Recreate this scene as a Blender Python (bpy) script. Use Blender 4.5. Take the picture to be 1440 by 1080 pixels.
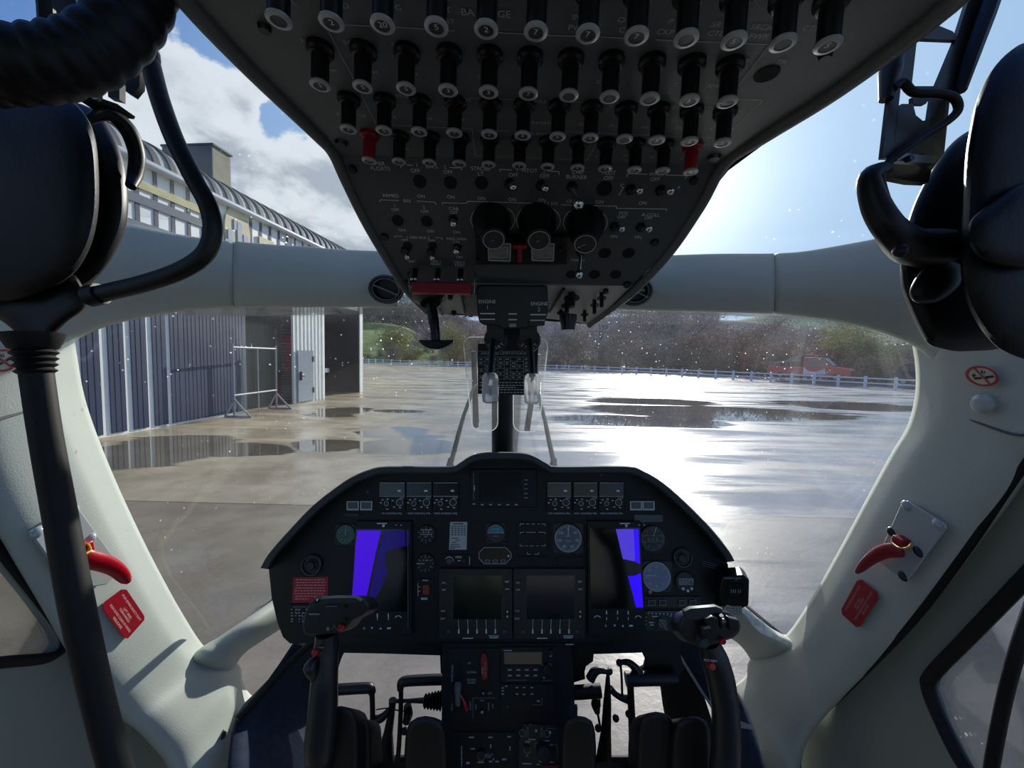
import bpy, math, random
from mathutils import Vector, Matrix
from math import pi, sin, cos, tan, radians, atan2, sqrt
V = Vector
random.seed(7)
scn = bpy.context.scene
for o in list(bpy.data.objects): bpy.data.objects.remove(o)
COL = scn.collection

# ------------------------------------------------------------------ camera
F = 541.0                                   # focal length in pixels of a 1440 px wide frame
CAM = V((0, 0, 2.0))
PITCH, ROLL = radians(-3.9), radians(1.4)
RM = Matrix.Rotation(pi/2 + PITCH, 3, 'X') @ Matrix.Rotation(ROLL, 3, 'Z')
cam = bpy.data.objects.new('camera', bpy.data.cameras.new('camera'))
cam.data.sensor_width = 36; cam.data.lens = F/1440*36
cam.data.clip_start = 0.01; cam.data.clip_end = 3000
cam.matrix_world = Matrix.Translation(CAM) @ RM.to_4x4()
COL.objects.link(cam); scn.camera = cam

def at(px, py, d):                          # sight line through a pixel, d metres ahead
    return CAM + RM @ V(((px-720)/F*d, (540-py)/F*d, -d))
def ray(px, py):
    return RM @ V(((px-720)/F, (540-py)/F, -1.0))
def hit(px, py, p0, n):
    r = ray(px, py); return CAM + r*((p0-CAM).dot(n)/r.dot(n))
def ground(px, py, z=0.0):
    return hit(px, py, V((0, 0, z)), V((0, 0, 1)))
def sx(px, py, X):                          # point of the sight line X metres to the side of the cockpit's centre plane
    return at(px, py, X*F/abs(px-720))

# ------------------------------------------------------------------ view, sky and sun
scn.view_settings.view_transform = 'Standard'; scn.view_settings.look = 'None'
scn.view_settings.exposure = 0.0; scn.view_settings.gamma = 1.0
scn.view_settings.use_curve_mapping = False
def lin(c):
    c = c/255.0
    return c/12.92 if c <= .04045 else ((c+.055)/1.055)**2.4
def rgb(t): return (lin(t[0]), lin(t[1]), lin(t[2]), 1)

SUN = ray(935, 262).normalized()
sd = bpy.data.lights.new('sun', 'SUN'); sd.energy = 5.4; sd.angle = radians(0.6); sd.color = (1, .95, .87)
so = bpy.data.objects.new('sun', sd); so.rotation_euler = (-SUN).to_track_quat('-Z', 'Y').to_euler(); so.location = (0, 0, 30)
COL.objects.link(so)

W = bpy.data.worlds.new('sky'); scn.world = W; W.use_nodes = True
nt = W.node_tree; N = nt.nodes; L = nt.links; N.clear()
def nd(tree, typ, **kw):
    n = tree.nodes.new(typ)
    for k, v in kw.items():
        if k.startswith('i_'): n.inputs[int(k[2:])].default_value = v
        else: setattr(n, k, v)
    return n
def mth(tree, op, a, b=None, clamp=False):
    n = tree.nodes.new('ShaderNodeMath'); n.operation = op; n.use_clamp = clamp
    for i, x in enumerate((a, b)):
        if x is None: continue
        if isinstance(x, (int, float)): n.inputs[i].default_value = x
        else: tree.links.new(x, n.inputs[i])
    return n.outputs[0]
def vdot(tree, a, vec):
    n = tree.nodes.new('ShaderNodeVectorMath'); n.operation = 'DOT_PRODUCT'
    tree.links.new(a, n.inputs[0]); n.inputs[1].default_value = vec; return n.outputs['Value']
def mixc(tree, f, a, b):
    n = tree.nodes.new('ShaderNodeMix'); n.data_type = 'RGBA'
    for s, x in ((0, f), (6, a), (7, b)):
        if isinstance(x, (int, float, tuple)): n.inputs[s].default_value = x
        else: tree.links.new(x, n.inputs[s])
    return n.outputs[2]
def sstep(tree, x, lo, hi):
    n = tree.nodes.new('ShaderNodeMapRange'); n.interpolation_type = 'SMOOTHSTEP'
    tree.links.new(x, n.inputs[0]); n.inputs[1].default_value = lo; n.inputs[2].default_value = hi
    return n.outputs[0]
def noise(tree, vec, scale, detail=4, rough=.55, dist=0):
    n = tree.nodes.new('ShaderNodeTexNoise'); n.inputs['Scale'].default_value = scale
    n.inputs['Detail'].default_value = detail; n.inputs['Roughness'].default_value = rough; n.inputs['Distortion'].default_value = dist
    tree.links.new(vec, n.inputs['Vector']); return n.outputs[0]
tc = N.new('ShaderNodeTexCoord'); DIR = tc.outputs['Generated']
sep = N.new('ShaderNodeSeparateXYZ'); L.new(DIR, sep.inputs[0]); Z = sep.outputs[2]
zen = mixc(nt, sstep(nt, Z, 0.0, .75), rgb((150, 188, 226)), rgb((48, 104, 188)))
sdot = vdot(nt, DIR, SUN)
s0 = mth(nt, 'MAXIMUM', sdot, 0.0)
base = mixc(nt, sstep(nt, sdot, .35, 1.0), zen, rgb((176, 208, 242)))
# cumulus: fractal noise over the sky dome, gathered in the banks the day has
warp = nd(nt, 'ShaderNodeVectorMath', operation='MULTIPLY'); L.new(DIR, warp.inputs[0]); warp.inputs[1].default_value = (1, 1, 1.6)
n1 = noise(nt, warp.outputs[0], 4.2, 10, .6, .1)
def blob(px, py, rad, w):
    d = vdot(nt, DIR, ray(px, py).normalized())
    return mth(nt, 'MULTIPLY', sstep(nt, d, cos(radians(rad)), cos(radians(rad*.35))), w)
dens = n1
for b in ((360, 310, 21, .26), (240, 190, 10, .20), (440, 250, 13, .20), (490, 330, 12, .15), (280, 60, 9, .10), (370, 150, 6, .08),
          (20, 20, 14, .10), (1215, 279, 4.2, .25), (1175, 290, 3.0, .15), (240, 90, 13, -.16), (420, 60, 10, -.12), (402, 190, 4.0, -.30), (330, 120, 6, -.12),
          (1200, 120, 26, -.4), (1390, 120, 30, -.4), (1060, 260, 16, -.3), (130, 150, 9, -.1)):
    dens = mth(nt, 'ADD', dens, blob(*b))
cm = sstep(nt, dens, .60, .67)
thick = sstep(nt, dens, .68, .95)
n2 = noise(nt, warp.outputs[0], 8.0, 6, .6, .2)
ccol = mixc(nt, mth(nt, 'MULTIPLY', thick, sstep(nt, n2, .38, .62)), rgb((238, 242, 246)), rgb((178, 186, 196)))
sky = mixc(nt, mth(nt, 'MULTIPLY', cm, .93), base, ccol)
# aureole of thin haze round the sun
halo = mth(nt, 'ADD', mth(nt, 'MULTIPLY', mth(nt, 'POWER', s0, 60.0), .9), mth(nt, 'MULTIPLY', mth(nt, 'POWER', s0, 12.0), .16))
hb = mixc(nt, halo, (0, 0, 0, 1), (1, .98, .94, 1))
hn = nd(nt, 'ShaderNodeMix', data_type='RGBA', blend_type='ADD', clamp_factor=False)
hn.inputs[0].default_value = 1.0; L.new(sky, hn.inputs[6]); L.new(hb, hn.inputs[7])
lowc = mixc(nt, sstep(nt, Z, -.12, .0), rgb((110, 112, 108)), hn.outputs[2])
bg = N.new('ShaderNodeBackground'); bg.inputs[1].default_value = 1.0; L.new(lowc, bg.inputs[0])
wo = N.new('ShaderNodeOutputWorld'); L.new(bg.outputs[0], wo.inputs[0])

# ------------------------------------------------------------------ materials
MATS = {}
def M(name, col, rough=.5, metal=0.0, spec=.5, bump=0, bscale=200, var=0, vscale=20, emit=0, coat=0):
    if name in MATS: return MATS[name]
    m = bpy.data.materials.new(name); m.use_nodes = True; t = m.node_tree; b = t.nodes['Principled BSDF']
    c = rgb(col); b.inputs['Base Color'].default_value = c
    b.inputs['Roughness'].default_value = rough; b.inputs['Metallic'].default_value = metal
    b.inputs['Specular IOR Level'].default_value = spec
    if coat: b.inputs['Coat Weight'].default_value = coat; b.inputs['Coat Roughness'].default_value = .08
    tcn = t.nodes.new('ShaderNodeTexCoord')
    if var:
        nz = noise(t, tcn.outputs['Object'], vscale, 5, .6)
        lo = tuple(max(0, x*(1-var)) for x in c[:3])+(1,); hi = tuple(min(1, x*(1+var)) for x in c[:3])+(1,)
        t.links.new(mixc(t, sstep(t, nz, .3, .7), lo, hi), b.inputs['Base Color'])
    if bump:
        nz = noise(t, tcn.outputs['Object'], bscale, 3, .6)
        bn = t.nodes.new('ShaderNodeBump'); bn.inputs['Strength'].default_value = bump; bn.inputs['Distance'].default_value = .002
        t.links.new(nz, bn.inputs['Height']); t.links.new(bn.outputs[0], b.inputs['Normal'])
    if emit:
        b.inputs['Emission Color'].default_value = c; b.inputs['Emission Strength'].default_value = emit
    MATS[name] = m; return m
def Mglass(name, tint=(1, 1, 1), dirt=0.0, dscale=90, haze=0.0, refl=1.0):
    m = bpy.data.materials.new(name); m.use_nodes = True; t = m.node_tree; t.nodes.clear()
    out = t.nodes.new('ShaderNodeOutputMaterial'); tr = t.nodes.new('ShaderNodeBsdfTransparent'); tr.inputs[0].default_value = tint+(1,)
    gl = t.nodes.new('ShaderNodeBsdfGlossy'); gl.inputs['Roughness'].default_value = .02
    fr = t.nodes.new('ShaderNodeFresnel'); fr.inputs[0].default_value = 1.45
    mx = t.nodes.new('ShaderNodeMixShader'); t.links.new(mth(t, 'MULTIPLY', fr.outputs[0], refl*.8), mx.inputs[0]); t.links.new(tr.outputs[0], mx.inputs[1]); t.links.new(gl.outputs[0], mx.inputs[2])
    last = mx.outputs[0]
    if dirt or haze:
        df = t.nodes.new('ShaderNodeBsdfTranslucent'); df.inputs[0].default_value = (.9, .92, .95, 1)
        d2 = t.nodes.new('ShaderNodeBsdfDiffuse'); d2.inputs[0].default_value = (.8, .8, .8, 1)
        dm = t.nodes.new('ShaderNodeMixShader'); dm.inputs[0].default_value = .2; t.links.new(df.outputs[0], dm.inputs[1]); t.links.new(d2.outputs[0], dm.inputs[2])
        c = t.nodes.new('ShaderNodeTexCoord')
        vo = t.nodes.new('ShaderNodeTexVoronoi'); vo.inputs['Scale'].default_value = dscale; t.links.new(c.outputs['Object'], vo.inputs['Vector'])
        sp = t.nodes.new('ShaderNodeSeparateColor'); t.links.new(vo.outputs['Color'], sp.inputs[0])
        keep = mth(t, 'GREATER_THAN', sp.outputs[0], .62)
        rad = mth(t, 'MULTIPLY', sp.outputs[1], .17)
        spot = mth(t, 'LESS_THAN', vo.outputs['Distance'], rad)
        cl = sstep(t, noise(t, c.outputs['Object'], 5.5, 3, .6), .45, .72)
        f = mth(t, 'MULTIPLY', mth(t, 'MULTIPLY', spot, keep), mth(t, 'MULTIPLY', cl, dirt))
        sm = mth(t, 'MULTIPLY', noise(t, c.outputs['Object'], 9, 5, .6), haze)
        f = mth(t, 'ADD', f, sm, True)
        m2 = t.nodes.new('ShaderNodeMixShader'); t.links.new(f, m2.inputs[0]); t.links.new(last, m2.inputs[1]); t.links.new(dm.outputs[0], m2.inputs[2]); last = m2.outputs[0]
    t.links.new(last, out.inputs[0]); MATS[name] = m; return m

liner = M('liner', (180, 186, 177), .55, spec=.35, bump=.2, bscale=480, var=.04, vscale=6)
doorm = M('door_liner', (146, 148, 134), .6, spec=.3, bump=.2, bscale=300)
dark = M('matte_black', (17, 18, 19), .55, spec=.35, bump=.15, bscale=500)
panelm = M('panel_black', (21, 24, 25), .5, spec=.35, bump=.12, bscale=600)
consm = M('console_grey', (92, 97, 96), .42, spec=.4, bump=.08, bscale=500, var=.06, vscale=14)
cons2 = M('console_dark', (72, 78, 80), .42, spec=.4, bump=.08, bscale=500, var=.06, vscale=14)
hoodm = M('glareshield', (60, 64, 62), .75, spec=.25, bump=.5, bscale=500)
padm = M('black_leather', (13, 13, 14), .5, spec=.3, bump=.15, bscale=260)
rubber = M('rubber', (12, 12, 13), .6, spec=.4)
plastic = M('black_plastic', (16, 17, 18), .33, spec=.5)
chrome = M('chrome', (215, 215, 212), .18, 1.0)
steel = M('steel', (135, 138, 136), .35, 1.0)
dsteel = M('dark_steel', (60, 62, 64), .4, .9)
white = M('white_paint', (205, 210, 208), .5)
ink = M('lettering', (214, 220, 216), .6)
inkd = M('lettering_dim', (172, 180, 178), .6)
inkb = M('lettering_black', (20, 20, 20), .6)
redm = M('red_plastic', (176, 12, 28), .3, spec=.5)
redd = M('red_guard', (140, 16, 34), .45)
redl = M('red_label', (150, 22, 40), .45)
yel = M('yellow_wire', (222, 170, 30), .4)
navy = M('navy_fabric', (24, 42, 66), .9, bump=.6, bscale=700, var=.25, vscale=60)
acryl = Mglass('acrylic', (.93, .95, .95), 0, haze=.045, refl=1.0)
acrylc = Mglass('acrylic_clear', (.97, .98, .98), 0, haze=.16, refl=1.0)

# ------------------------------------------------------------------ mesh helpers
WL = {}
def setp(o, label=None, cat=None, group=None, kind=None):
    if label: o['label'] = label
    if cat: o['category'] = cat
    if group: o['group'] = group
    if kind: o['kind'] = kind
    return o
def empty(name, loc, label, cat, group=None):
    o = bpy.data.objects.new(name, None); o.empty_display_size = .05; o.location = loc; COL.objects.link(o)
    WL[o.name] = V(loc); return setp(o, label, cat, group)
class MB:
    def __init__(s): s.v = []; s.f = []; s.m = []
    def add(s, vs, fs, mi=0):
        k = len(s.v); s.v += [V(x) for x in vs]
        for f in fs: s.f.append([k+i for i in f]); s.m.append(mi)
    def box(s, c, a, b, h, mi=0):           # centre and three half vectors
        vs = [c + x*a + y*b + z*h for z in (-1, 1) for y in (-1, 1) for x in (-1, 1)]
        fs = [(0, 2, 3, 1), (4, 5, 7, 6), (0, 1, 5, 4), (2, 6, 7, 3), (0, 4, 6, 2), (1, 3, 7, 5)]
        if a.cross(b).dot(h) < 0: fs = [f[::-1] for f in fs]
        s.add(vs, fs, mi)
    def prism(s, pts, vec, mi=0):           # pts swept by vec (or by a matching list)
        n = len(pts); vv = vec if isinstance(vec, list) else [vec]*n
        nn = V((0, 0, 0))
        for i in range(n): nn += pts[i].cross(pts[(i+1) % n])
        top = [p+q for p, q in zip(pts, vv)]
        fs = [list(range(n))[::-1], list(range(n, 2*n))] + [(i, (i+1) % n, n+(i+1) % n, n+i) for i in range(n)]
        c = sum(pts, V((0, 0, 0)))/n; nn = V((0, 0, 0))
        for i in range(n): nn += (pts[i]-c).cross(pts[(i+1) % n]-c)
        if nn.dot(vv[0]) < 0: fs = [list(f)[::-1] for f in fs]
        s.add(pts+top, fs, mi)
    def lathe(s, c, ax, prof, seg=20, mi=0, sy=1.0, ex=None):
        ax = ax.normalized()
        if ex is None: ex = ax.orthogonal()
        ex = (ex - ax*ex.dot(ax)).normalized(); ey = ax.cross(ex)
        vs = []; fs = []
        for r, h in prof:
            for i in range(seg):
                a = 2*pi*i/seg; vs.append(c + ax*h + ex*(r*cos(a)) + ey*(r*sy*sin(a)))
        for j in range(len(prof)-1):
            for i in range(seg):
                a, b = j*seg+i, j*seg+(i+1) % seg; fs.append((a, b, b+seg, a+seg))
        fs.append(list(range(seg))[::-1]); fs.append([(len(prof)-1)*seg+i for i in range(seg)])
        s.add(vs, fs, mi)
    def cyl(s, a, b, r, r2=None, seg=14, mi=0):
        s.lathe(a, b-a, [(r, 0), (r2 if r2 is not None else r, (b-a).length)], seg, mi)
    def ball(s, c, r, seg=14, mi=0, ax=V((0, 0, 1)), sc=1.0):
        s.lathe(c, ax, [(r*max(sin(t*pi/8), .02), -r*sc*cos(t*pi/8)) for t in range(9)], seg, mi)
    def ring(s, c, n, r, t, seg=28, mi=0, sub=8, sy=1.0, a0=0, a1=2*pi, ex=None):
        n = n.normalized(); ex = n.orthogonal() if ex is None else ex
        ex = (ex - n*ex.dot(n)).normalized(); ey = n.cross(ex)
        full = abs(a1-a0-2*pi) < 1e-6; k = seg if full else seg+1
        pts = [c + ex*(r*cos(a0+(a1-a0)*i/seg)) + ey*(r*sy*sin(a0+(a1-a0)*i/seg)) for i in range(k)]
        s.tube(pts, t, sub, mi, closed=full)
    def tube(s, pts, r, seg=10, mi=0, closed=False, flat=1.0, up=None):
        n = len(pts); rr = r if isinstance(r, (list, tuple)) else [r]*n
        vs = []; prev = up
        for i in range(n):
            if closed: t = pts[(i+1) % n]-pts[i-1]
            else: t = pts[min(i+1, n-1)]-pts[max(i-1, 0)]
            t = t.normalized()
            if prev is None: prev = t.orthogonal()
            e = (prev - t*prev.dot(t)).normalized(); g = t.cross(e); prev = e
            for j in range(seg):
                a = 2*pi*j/seg; vs.append(pts[i] + e*(rr[i]*cos(a)) + g*(rr[i]*flat*sin(a)))
        fs = []
        for i in range(n if closed else n-1):
            q = (i+1) % n
            for j in range(seg):
                k = (j+1) % seg; fs.append((i*seg+j, i*seg+k, q*seg+k, q*seg+j))
        if not closed: fs.append(list(range(seg))[::-1]); fs.append([(n-1)*seg+j for j in range(seg)])
        s.add(vs, fs, mi)
    def grid(s, rows, mi=0):
        nv = len(rows[0]); vs = [p for r in rows for p in r]; fs = []
        for i in range(len(rows)-1):
            for j in range(nv-1): fs.append((i*nv+j, i*nv+j+1, (i+1)*nv+j+1, (i+1)*nv+j))
        s.add(vs, fs, mi)
    def build(s, name, mats, parent=None, label=None, cat=None, group=None, kind=None, sharp=38, origin=None):
        if not isinstance(mats, (list, tuple)): mats = [mats]
        if parent is not None: o0 = WL[parent.name]
        elif origin is not None: o0 = origin
        else:
            xs = [v.x for v in s.v]; ys = [v.y for v in s.v]; zs = [v.z for v in s.v]
            o0 = V(((min(xs)+max(xs))/2, (min(ys)+max(ys))/2, min(zs)))
        me = bpy.data.meshes.new(name); me.from_pydata([v-o0 for v in s.v], [], s.f)
        for m in mats: me.materials.append(m)
        me.polygons.foreach_set('material_index', s.m)
        me.polygons.foreach_set('use_smooth', [True]*len(s.f)); me.update()
        me.set_sharp_from_angle(angle=radians(sharp))
        o = bpy.data.objects.new(name, me); COL.objects.link(o)
        if parent is not None: o.parent = parent
        else: o.location = o0
        WL[o.name] = o0
        return setp(o, label, cat, group, kind)
def thick(o, t, off=0):
    m = o.modifiers.new('thickness', 'SOLIDIFY'); m.thickness = t; m.offset = off; return o
def crom(P, t):
    n = len(P)-1; x = min(max(t, 0), 1)*n; i = min(int(x), n-1); u = x-i
    p0 = P[i-1] if i > 0 else P[0]*2-P[1]; p1 = P[i]; p2 = P[i+1]; p3 = P[i+2] if i+2 <= n else P[n]*2-P[n-1]
    return .5*((2*p1) + (p2-p0)*u + (2*p0-5*p1+4*p2-p3)*u*u + (3*p1-p0-3*p2+p3)*u**3)
def smooth(P, k=6):
    n = (len(P)-1)*k; return [crom(P, i/n) for i in range(n+1)]
def sclosed(P, k=5):
    n = len(P); out = []
    for i in range(n):
        q = [P[i-1], P[i], P[(i+1) % n], P[(i+2) % n]]
        for j in range(k):
            u = j/k; p0, p1, p2, p3 = q
            out.append(.5*((2*p1) + (p2-p0)*u + (2*p0-5*p1+4*p2-p3)*u*u + (3*p1-p0-3*p2+p3)*u**3))
    return out
def srf(rows, ku=5, kv=4):
    r2 = [smooth(r, kv) for r in rows]
    cols = [smooth([r[j] for r in r2], ku) for j in range(len(r2[0]))]
    return [[c[i] for c in cols] for i in range(len(cols[0]))]
def rrect(x0, y0, x1, y1, r, k=4):
    out = []
    for cx, cy, a in ((x1-r, y0+r, -90), (x1-r, y1-r, 0), (x0+r, y1-r, 90), (x0+r, y0+r, 180)):
        for i in range(k+1):
            t = radians(a+90*i/k); out.append((cx+r*cos(t), cy+r*sin(t)))
    return out
GC = {}
def glyphs(s):
    if s not in GC:
        cu = bpy.data.curves.new('t', 'FONT'); cu.body = s; cu.align_x = 'CENTER'; cu.align_y = 'CENTER'; cu.resolution_u = 3; cu.size = 1
        ob = bpy.data.objects.new('t', cu); me = bpy.data.meshes.new_from_object(ob)
        vs = [v.co.copy() for v in me.vertices]; fs = [list(p.vertices) for p in me.polygons]
        bpy.data.objects.remove(ob); bpy.data.meshes.remove(me); bpy.data.curves.remove(cu)
        if vs:
            x0 = min(v.x for v in vs); x1 = max(v.x for v in vs); y0 = min(v.y for v in vs); y1 = max(v.y for v in vs)
        else: x0 = x1 = y0 = y1 = 0
        GC[s] = ([((v.x-(x0+x1)/2), (v.y-(y0+y1)/2)) for v in vs], fs, x1-x0, max(y1-y0, .3))
    return GC[s]
def pillow(mb, outline, d, bf, bb, mi=0, n=6, flat=.8):   # soft body with the given outline, bulging to both sides
    pts = sclosed([at(x, y, d) for x, y in outline], 4); c = sum(pts, V((0, 0, 0)))/len(pts); ax = (CAM-c).normalized(); m = len(pts); vs = []; ks = list(range(-n, n+1))
    for k in ks:
        a = k/n*pi/2*.97; s = cos(a)**flat; h = sin(a)*(bf if k > 0 else bb)
        vs += [c+(p-c)*s+ax*h for p in pts]
    fs = [(j*m+i, j*m+(i+1) % m, (j+1)*m+(i+1) % m, (j+1)*m+i) for j in range(len(ks)-1) for i in range(m)]
    fs += [list(range(m))[::-1], [(len(ks)-1)*m+i for i in range(m)]]; mb.add(vs, fs, mi)
class PL:                                   # a flat face in the place, addressed by where the photograph shows it
    def __init__(s, p0, p1, p2):            # p0 p1 give its horizontal, p2 its other end
        s.o = p0; s.n = (p1-p0).cross(p2-p0).normalized()
        if s.n.dot(CAM-p0) < 0: s.n = -s.n
        s.ex = (p1-p0).normalized(); s.ey = s.n.cross(s.ex).normalized()
    def P(s, px, py, h=0.0): return hit(px, py, s.o+s.n*h, s.n)
    def k(s, px, py):                       # metres per pixel there
        p = s.P(px, py); return (RM.transposed() @ (p-CAM)).z*-1/F
    def poly(s, mb, pts, h0, h1, mi=0):
        b = [s.P(x, y, h1) for x, y in pts]; mb.prism(b, s.n*(h0-h1), mi)
    def rect(s, mb, x0, y0, x1, y1, h0, h1, mi=0, r=0):
        s.poly(mb, rrect(x0, y0, x1, y1, r) if r else [(x0, y0), (x1, y0), (x1, y1), (x0, y1)], h0, h1, mi)
    def disc(s, mb, px, py, rpx, h0, h1, mi=0, seg=24, taper=1.0):
        c = s.P(px, py, h1) - s.n*(h1-h0); r = rpx*s.k(px, py); mb.lathe(c, s.n, [(r, 0), (r*taper, h1-h0)], seg, mi)
    def hring(s, mb, px, py, rpx, t, h=0, mi=0, seg=32, a0=0, a1=2*pi, w=None):
        mb.ring(s.P(px, py, h), s.n, rpx*s.k(px, py), t, seg, mi, 6, a0=a0, a1=a1, ex=s.ex)
    def line(s, mb, a, b, w=.0006, h=.0004, mi=0):
        p, q = s.P(*a, h), s.P(*b, h); d = (q-p)
        if d.length < 1e-6: return
        g = s.n.cross(d.normalized())*w*.5; mb.add([p-g, q-g, q+g, p+g], [(0, 1, 2, 3)], mi)
    def path(s, mb, pts, w=.0006, h=.0004, mi=0):
        for a, b in zip(pts, pts[1:]): s.line(mb, a, b, w, h, mi)
    def text(s, mb, t, px, py, hpx, mi=0, h=.0005, wpx=None, rot=0, dirv=None):
        g, fs, w, hh = glyphs(t); c = s.P(px, py, h); k = s.k(px, py)
        sy_ = hpx*k/.70; sx_ = sy_ if wpx is None else wpx*k/max(w, .01)
        ex, ey = s.ex, s.ey
        if dirv is not None: ex = (dirv - s.n*dirv.dot(s.n)).normalized(); ey = s.n.cross(ex)
        elif rot: ex, ey = s.ex*cos(rot)+s.ey*sin(rot), s.ey*cos(rot)-s.ex*sin(rot)
        mb.add([c + ex*(x*sx_) + ey*(y*sy_) for x, y in g], fs, mi)
# ------------------------------------------------------------------ the airframe round the cockpit
ST = 'structure'
def wallsurf(name, rows, X, ku=5, kv=4, mat=liner, th=.014):
    mb = MB(); mb.grid(srf(rows, ku, kv)); o = mb.build(name, mat, kind=ST, sharp=60); return thick(o, th, 0)
def pillar(rows):                            # each row: inner edge px, outer edge px, X inner, X outer
    R = []
    for (x0, y0), (x1, y1), X in rows:
        s = 1 if x0 > 720 else -1
        def q(t): return (x0+(x1-x0)*t, y0+(y1-y0)*t)
        R.append([sx(x0, y0, X+.02)+RM @ V((0, 0, -.035)), sx(x0, y0, X), sx(*q(.13), X-.006), sx(*q(.45), X-.006), sx(*q(.8), X-.002), sx(*q(1.0), X+.012), sx(*q(1.02), X+.05)])
    return R
LP = [((62, 470), (-70, 430), .75), ((68, 505), (-60, 490), .75), ((79, 560), (-50, 600), .75), ((101, 622), (-20, 690), .75), ((138, 705), (20, 765), .75), ((185, 797), (70, 850), .75),
      ((232, 878), (120, 935), .745), ((268, 928), (175, 1000), .735), ((300, 940), (200, 1020), .715), ((320, 955), (222, 1043), .70), ((322, 972), (236, 1060), .69),
      ((332, 992), (246, 1080), .68), ((352, 1010), (256, 1105), .665), ((358, 1030), (262, 1130), .66), ((340, 1100), (270, 1200), .66), ((320, 1200), (280, 1290), .66)]
RP = [((1316, 470), (1440, 430), .75), ((1323, 515), (1470, 490), .75), ((1322, 560), (1480, 590), .75), ((1309, 605), (1446, 640), .75), ((1285, 643), (1418, 690), .75), ((1245, 712), (1370, 755), .75),
      ((1205, 782), (1308, 838), .75), ((1163, 852), (1240, 916), .745), ((1124, 906), (1180, 975), .735), ((1092, 926), (1146, 1012), .715), ((1068, 943), (1128, 1040), .70), ((1062, 966), (1121, 1066), .69),
      ((1041, 988), (1117, 1085), .67), ((1044, 1038), (1117, 1110), .665), ((1062, 1085), (1118, 1150), .665), ((1080, 1180), (1125, 1240), .665)]
wallsurf('wall_left', pillar(LP), .75)
wallsurf('wall_right', pillar(RP), .75)
# sill between the windscreen and the low side window
def sill(name, st):
    R = []
    for (ux, uy), (lx, ly), X in st:
        def q(t): return (ux+(lx-ux)*t, uy+(ly-uy)*t)
        R.append([sx(ux, uy, X+.015)+RM @ V((0, 0, -.03)), sx(ux, uy, X), sx(*q(.25), X-.012), sx(*q(.6), X-.014), sx(*q(.9), X-.004), sx(lx, ly, X+.006), sx(lx, ly, X+.03)])
    return wallsurf(name, R, 0)
sill('trim_1', [((240, 900), (300, 985), .79), ((266, 924), (322, 962), .748), ((284, 918), (322, 945), .715), ((305, 905), (340, 917), .70), ((347, 876), (368, 897), .665), ((392, 843), (402, 876), .645), ((440, 802), (445, 850), .62)])
sill('trim_2', [((1150, 880), (1090, 985), .79), ((1123, 906), (1066, 950), .748), ((1100, 900), (1058, 925), .715), ((1075, 882), (1040, 902), .70), ((1040, 852), (1010, 882), .665), ((1000, 815), (985, 850), .645)])
# beam over the windscreen, with the gussets that run into the pillars
def beam(name, st):
    R = []
    for x, t, b, d in st:
        h = b-t
        R.append([at(x, t, d+.05), at(x, t, d+.01), at(x, t+h*.12, d-.008), at(x, t+h*.35, d-.022), at(x, t+h*.65, d-.02), at(x, t+h*.9, d-.004), at(x, b, d+.008), at(x, b, d+.05)])
    return wallsurf(name, R, 0, 4, 3)
beam('trim_3', [(560, 359, 428, .83), (530, 358, 427, .83), (480, 356, 427, .825), (430, 352, 427, .815), (380, 349, 427, .805), (331, 345, 427, .80)])
beam('trim_4', [(329, 345, 427, .80), (290, 341, 429, .785), (245, 334, 433, .765), (190, 322, 443, .735), (150, 312, 452, .71), (110, 303, 468, .685), (80, 296, 486, .665), (40, 286, 515, .64), (-20, 270, 560, .58), (-130, 250, 600, .51)])
beam('trim_5', [(870, 365, 430, .83), (915, 364, 432, .83), (960, 363, 433, .825), (1010, 362, 434, .815), (1050, 362, 435, .805), (1087, 362, 436, .80)])
beam('trim_6', [(1089, 362, 436, .80), (1130, 359, 440, .785), (1180, 351, 447, .76), (1230, 342, 458, .73), (1270, 333, 472, .71), (1300, 326, 488, .69), (1322, 320, 512, .675), (1350, 314, 540, .655), (1400, 300, 585, .62), (1460, 290, 610, .58), (1560, 280, 640, .53)])
mb = MB()                                    # folded seams in the beam's covering
mb.tube(smooth([at(331, 344, .805), at(333, 372, .777), at(333, 400, .778), at(330, 428, .80)], 5), .0028, 6)
mb.build('trim_7', M('seam', (88, 94, 92), .6), kind=ST)
mb = MB(); mb.tube(smooth([at(1088, 361, .805), at(1087, 385, .777), at(1087, 410, .778), at(1088, 437, .80)], 5), .0028, 6)
mb.build('trim_8', MATS['seam'], kind=ST)
mb = MB(); mb.tube(smooth([sx(1322, 572, .745), sx(1370, 592, .738), sx(1421, 610, .738), sx(1450, 612, .745)], 4), .0022, 6); mb.build('trim_9', MATS['seam'], kind=ST)
mb = MB(); mb.tube(smooth([sx(78, 562, .745), sx(40, 577, .738), sx(-10, 592, .738)], 4), .0022, 6); mb.build('trim_10', MATS['seam'], kind=ST)
# door groove seals
mb = MB(); mb.tube(smooth([sx(x, y, .757) for x, y in ((1460, 634), (1438, 655), (1404, 705), (1350, 785), (1284, 872), (1210, 950), (1135, 1025), (1124, 1050), (1122, 1090), (1122, 1180))], 4), .007, 8); mb.build('trim_11', rubber, kind=ST)
mb = MB(); mb.tube(smooth([sx(x, y, .765) for x, y in ((150, 958), (175, 985), (205, 1015), (238, 1052), (256, 1075), (268, 1120), (280, 1200))], 4), .006, 8); mb.build('trim_12', rubber, kind=ST)
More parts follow.
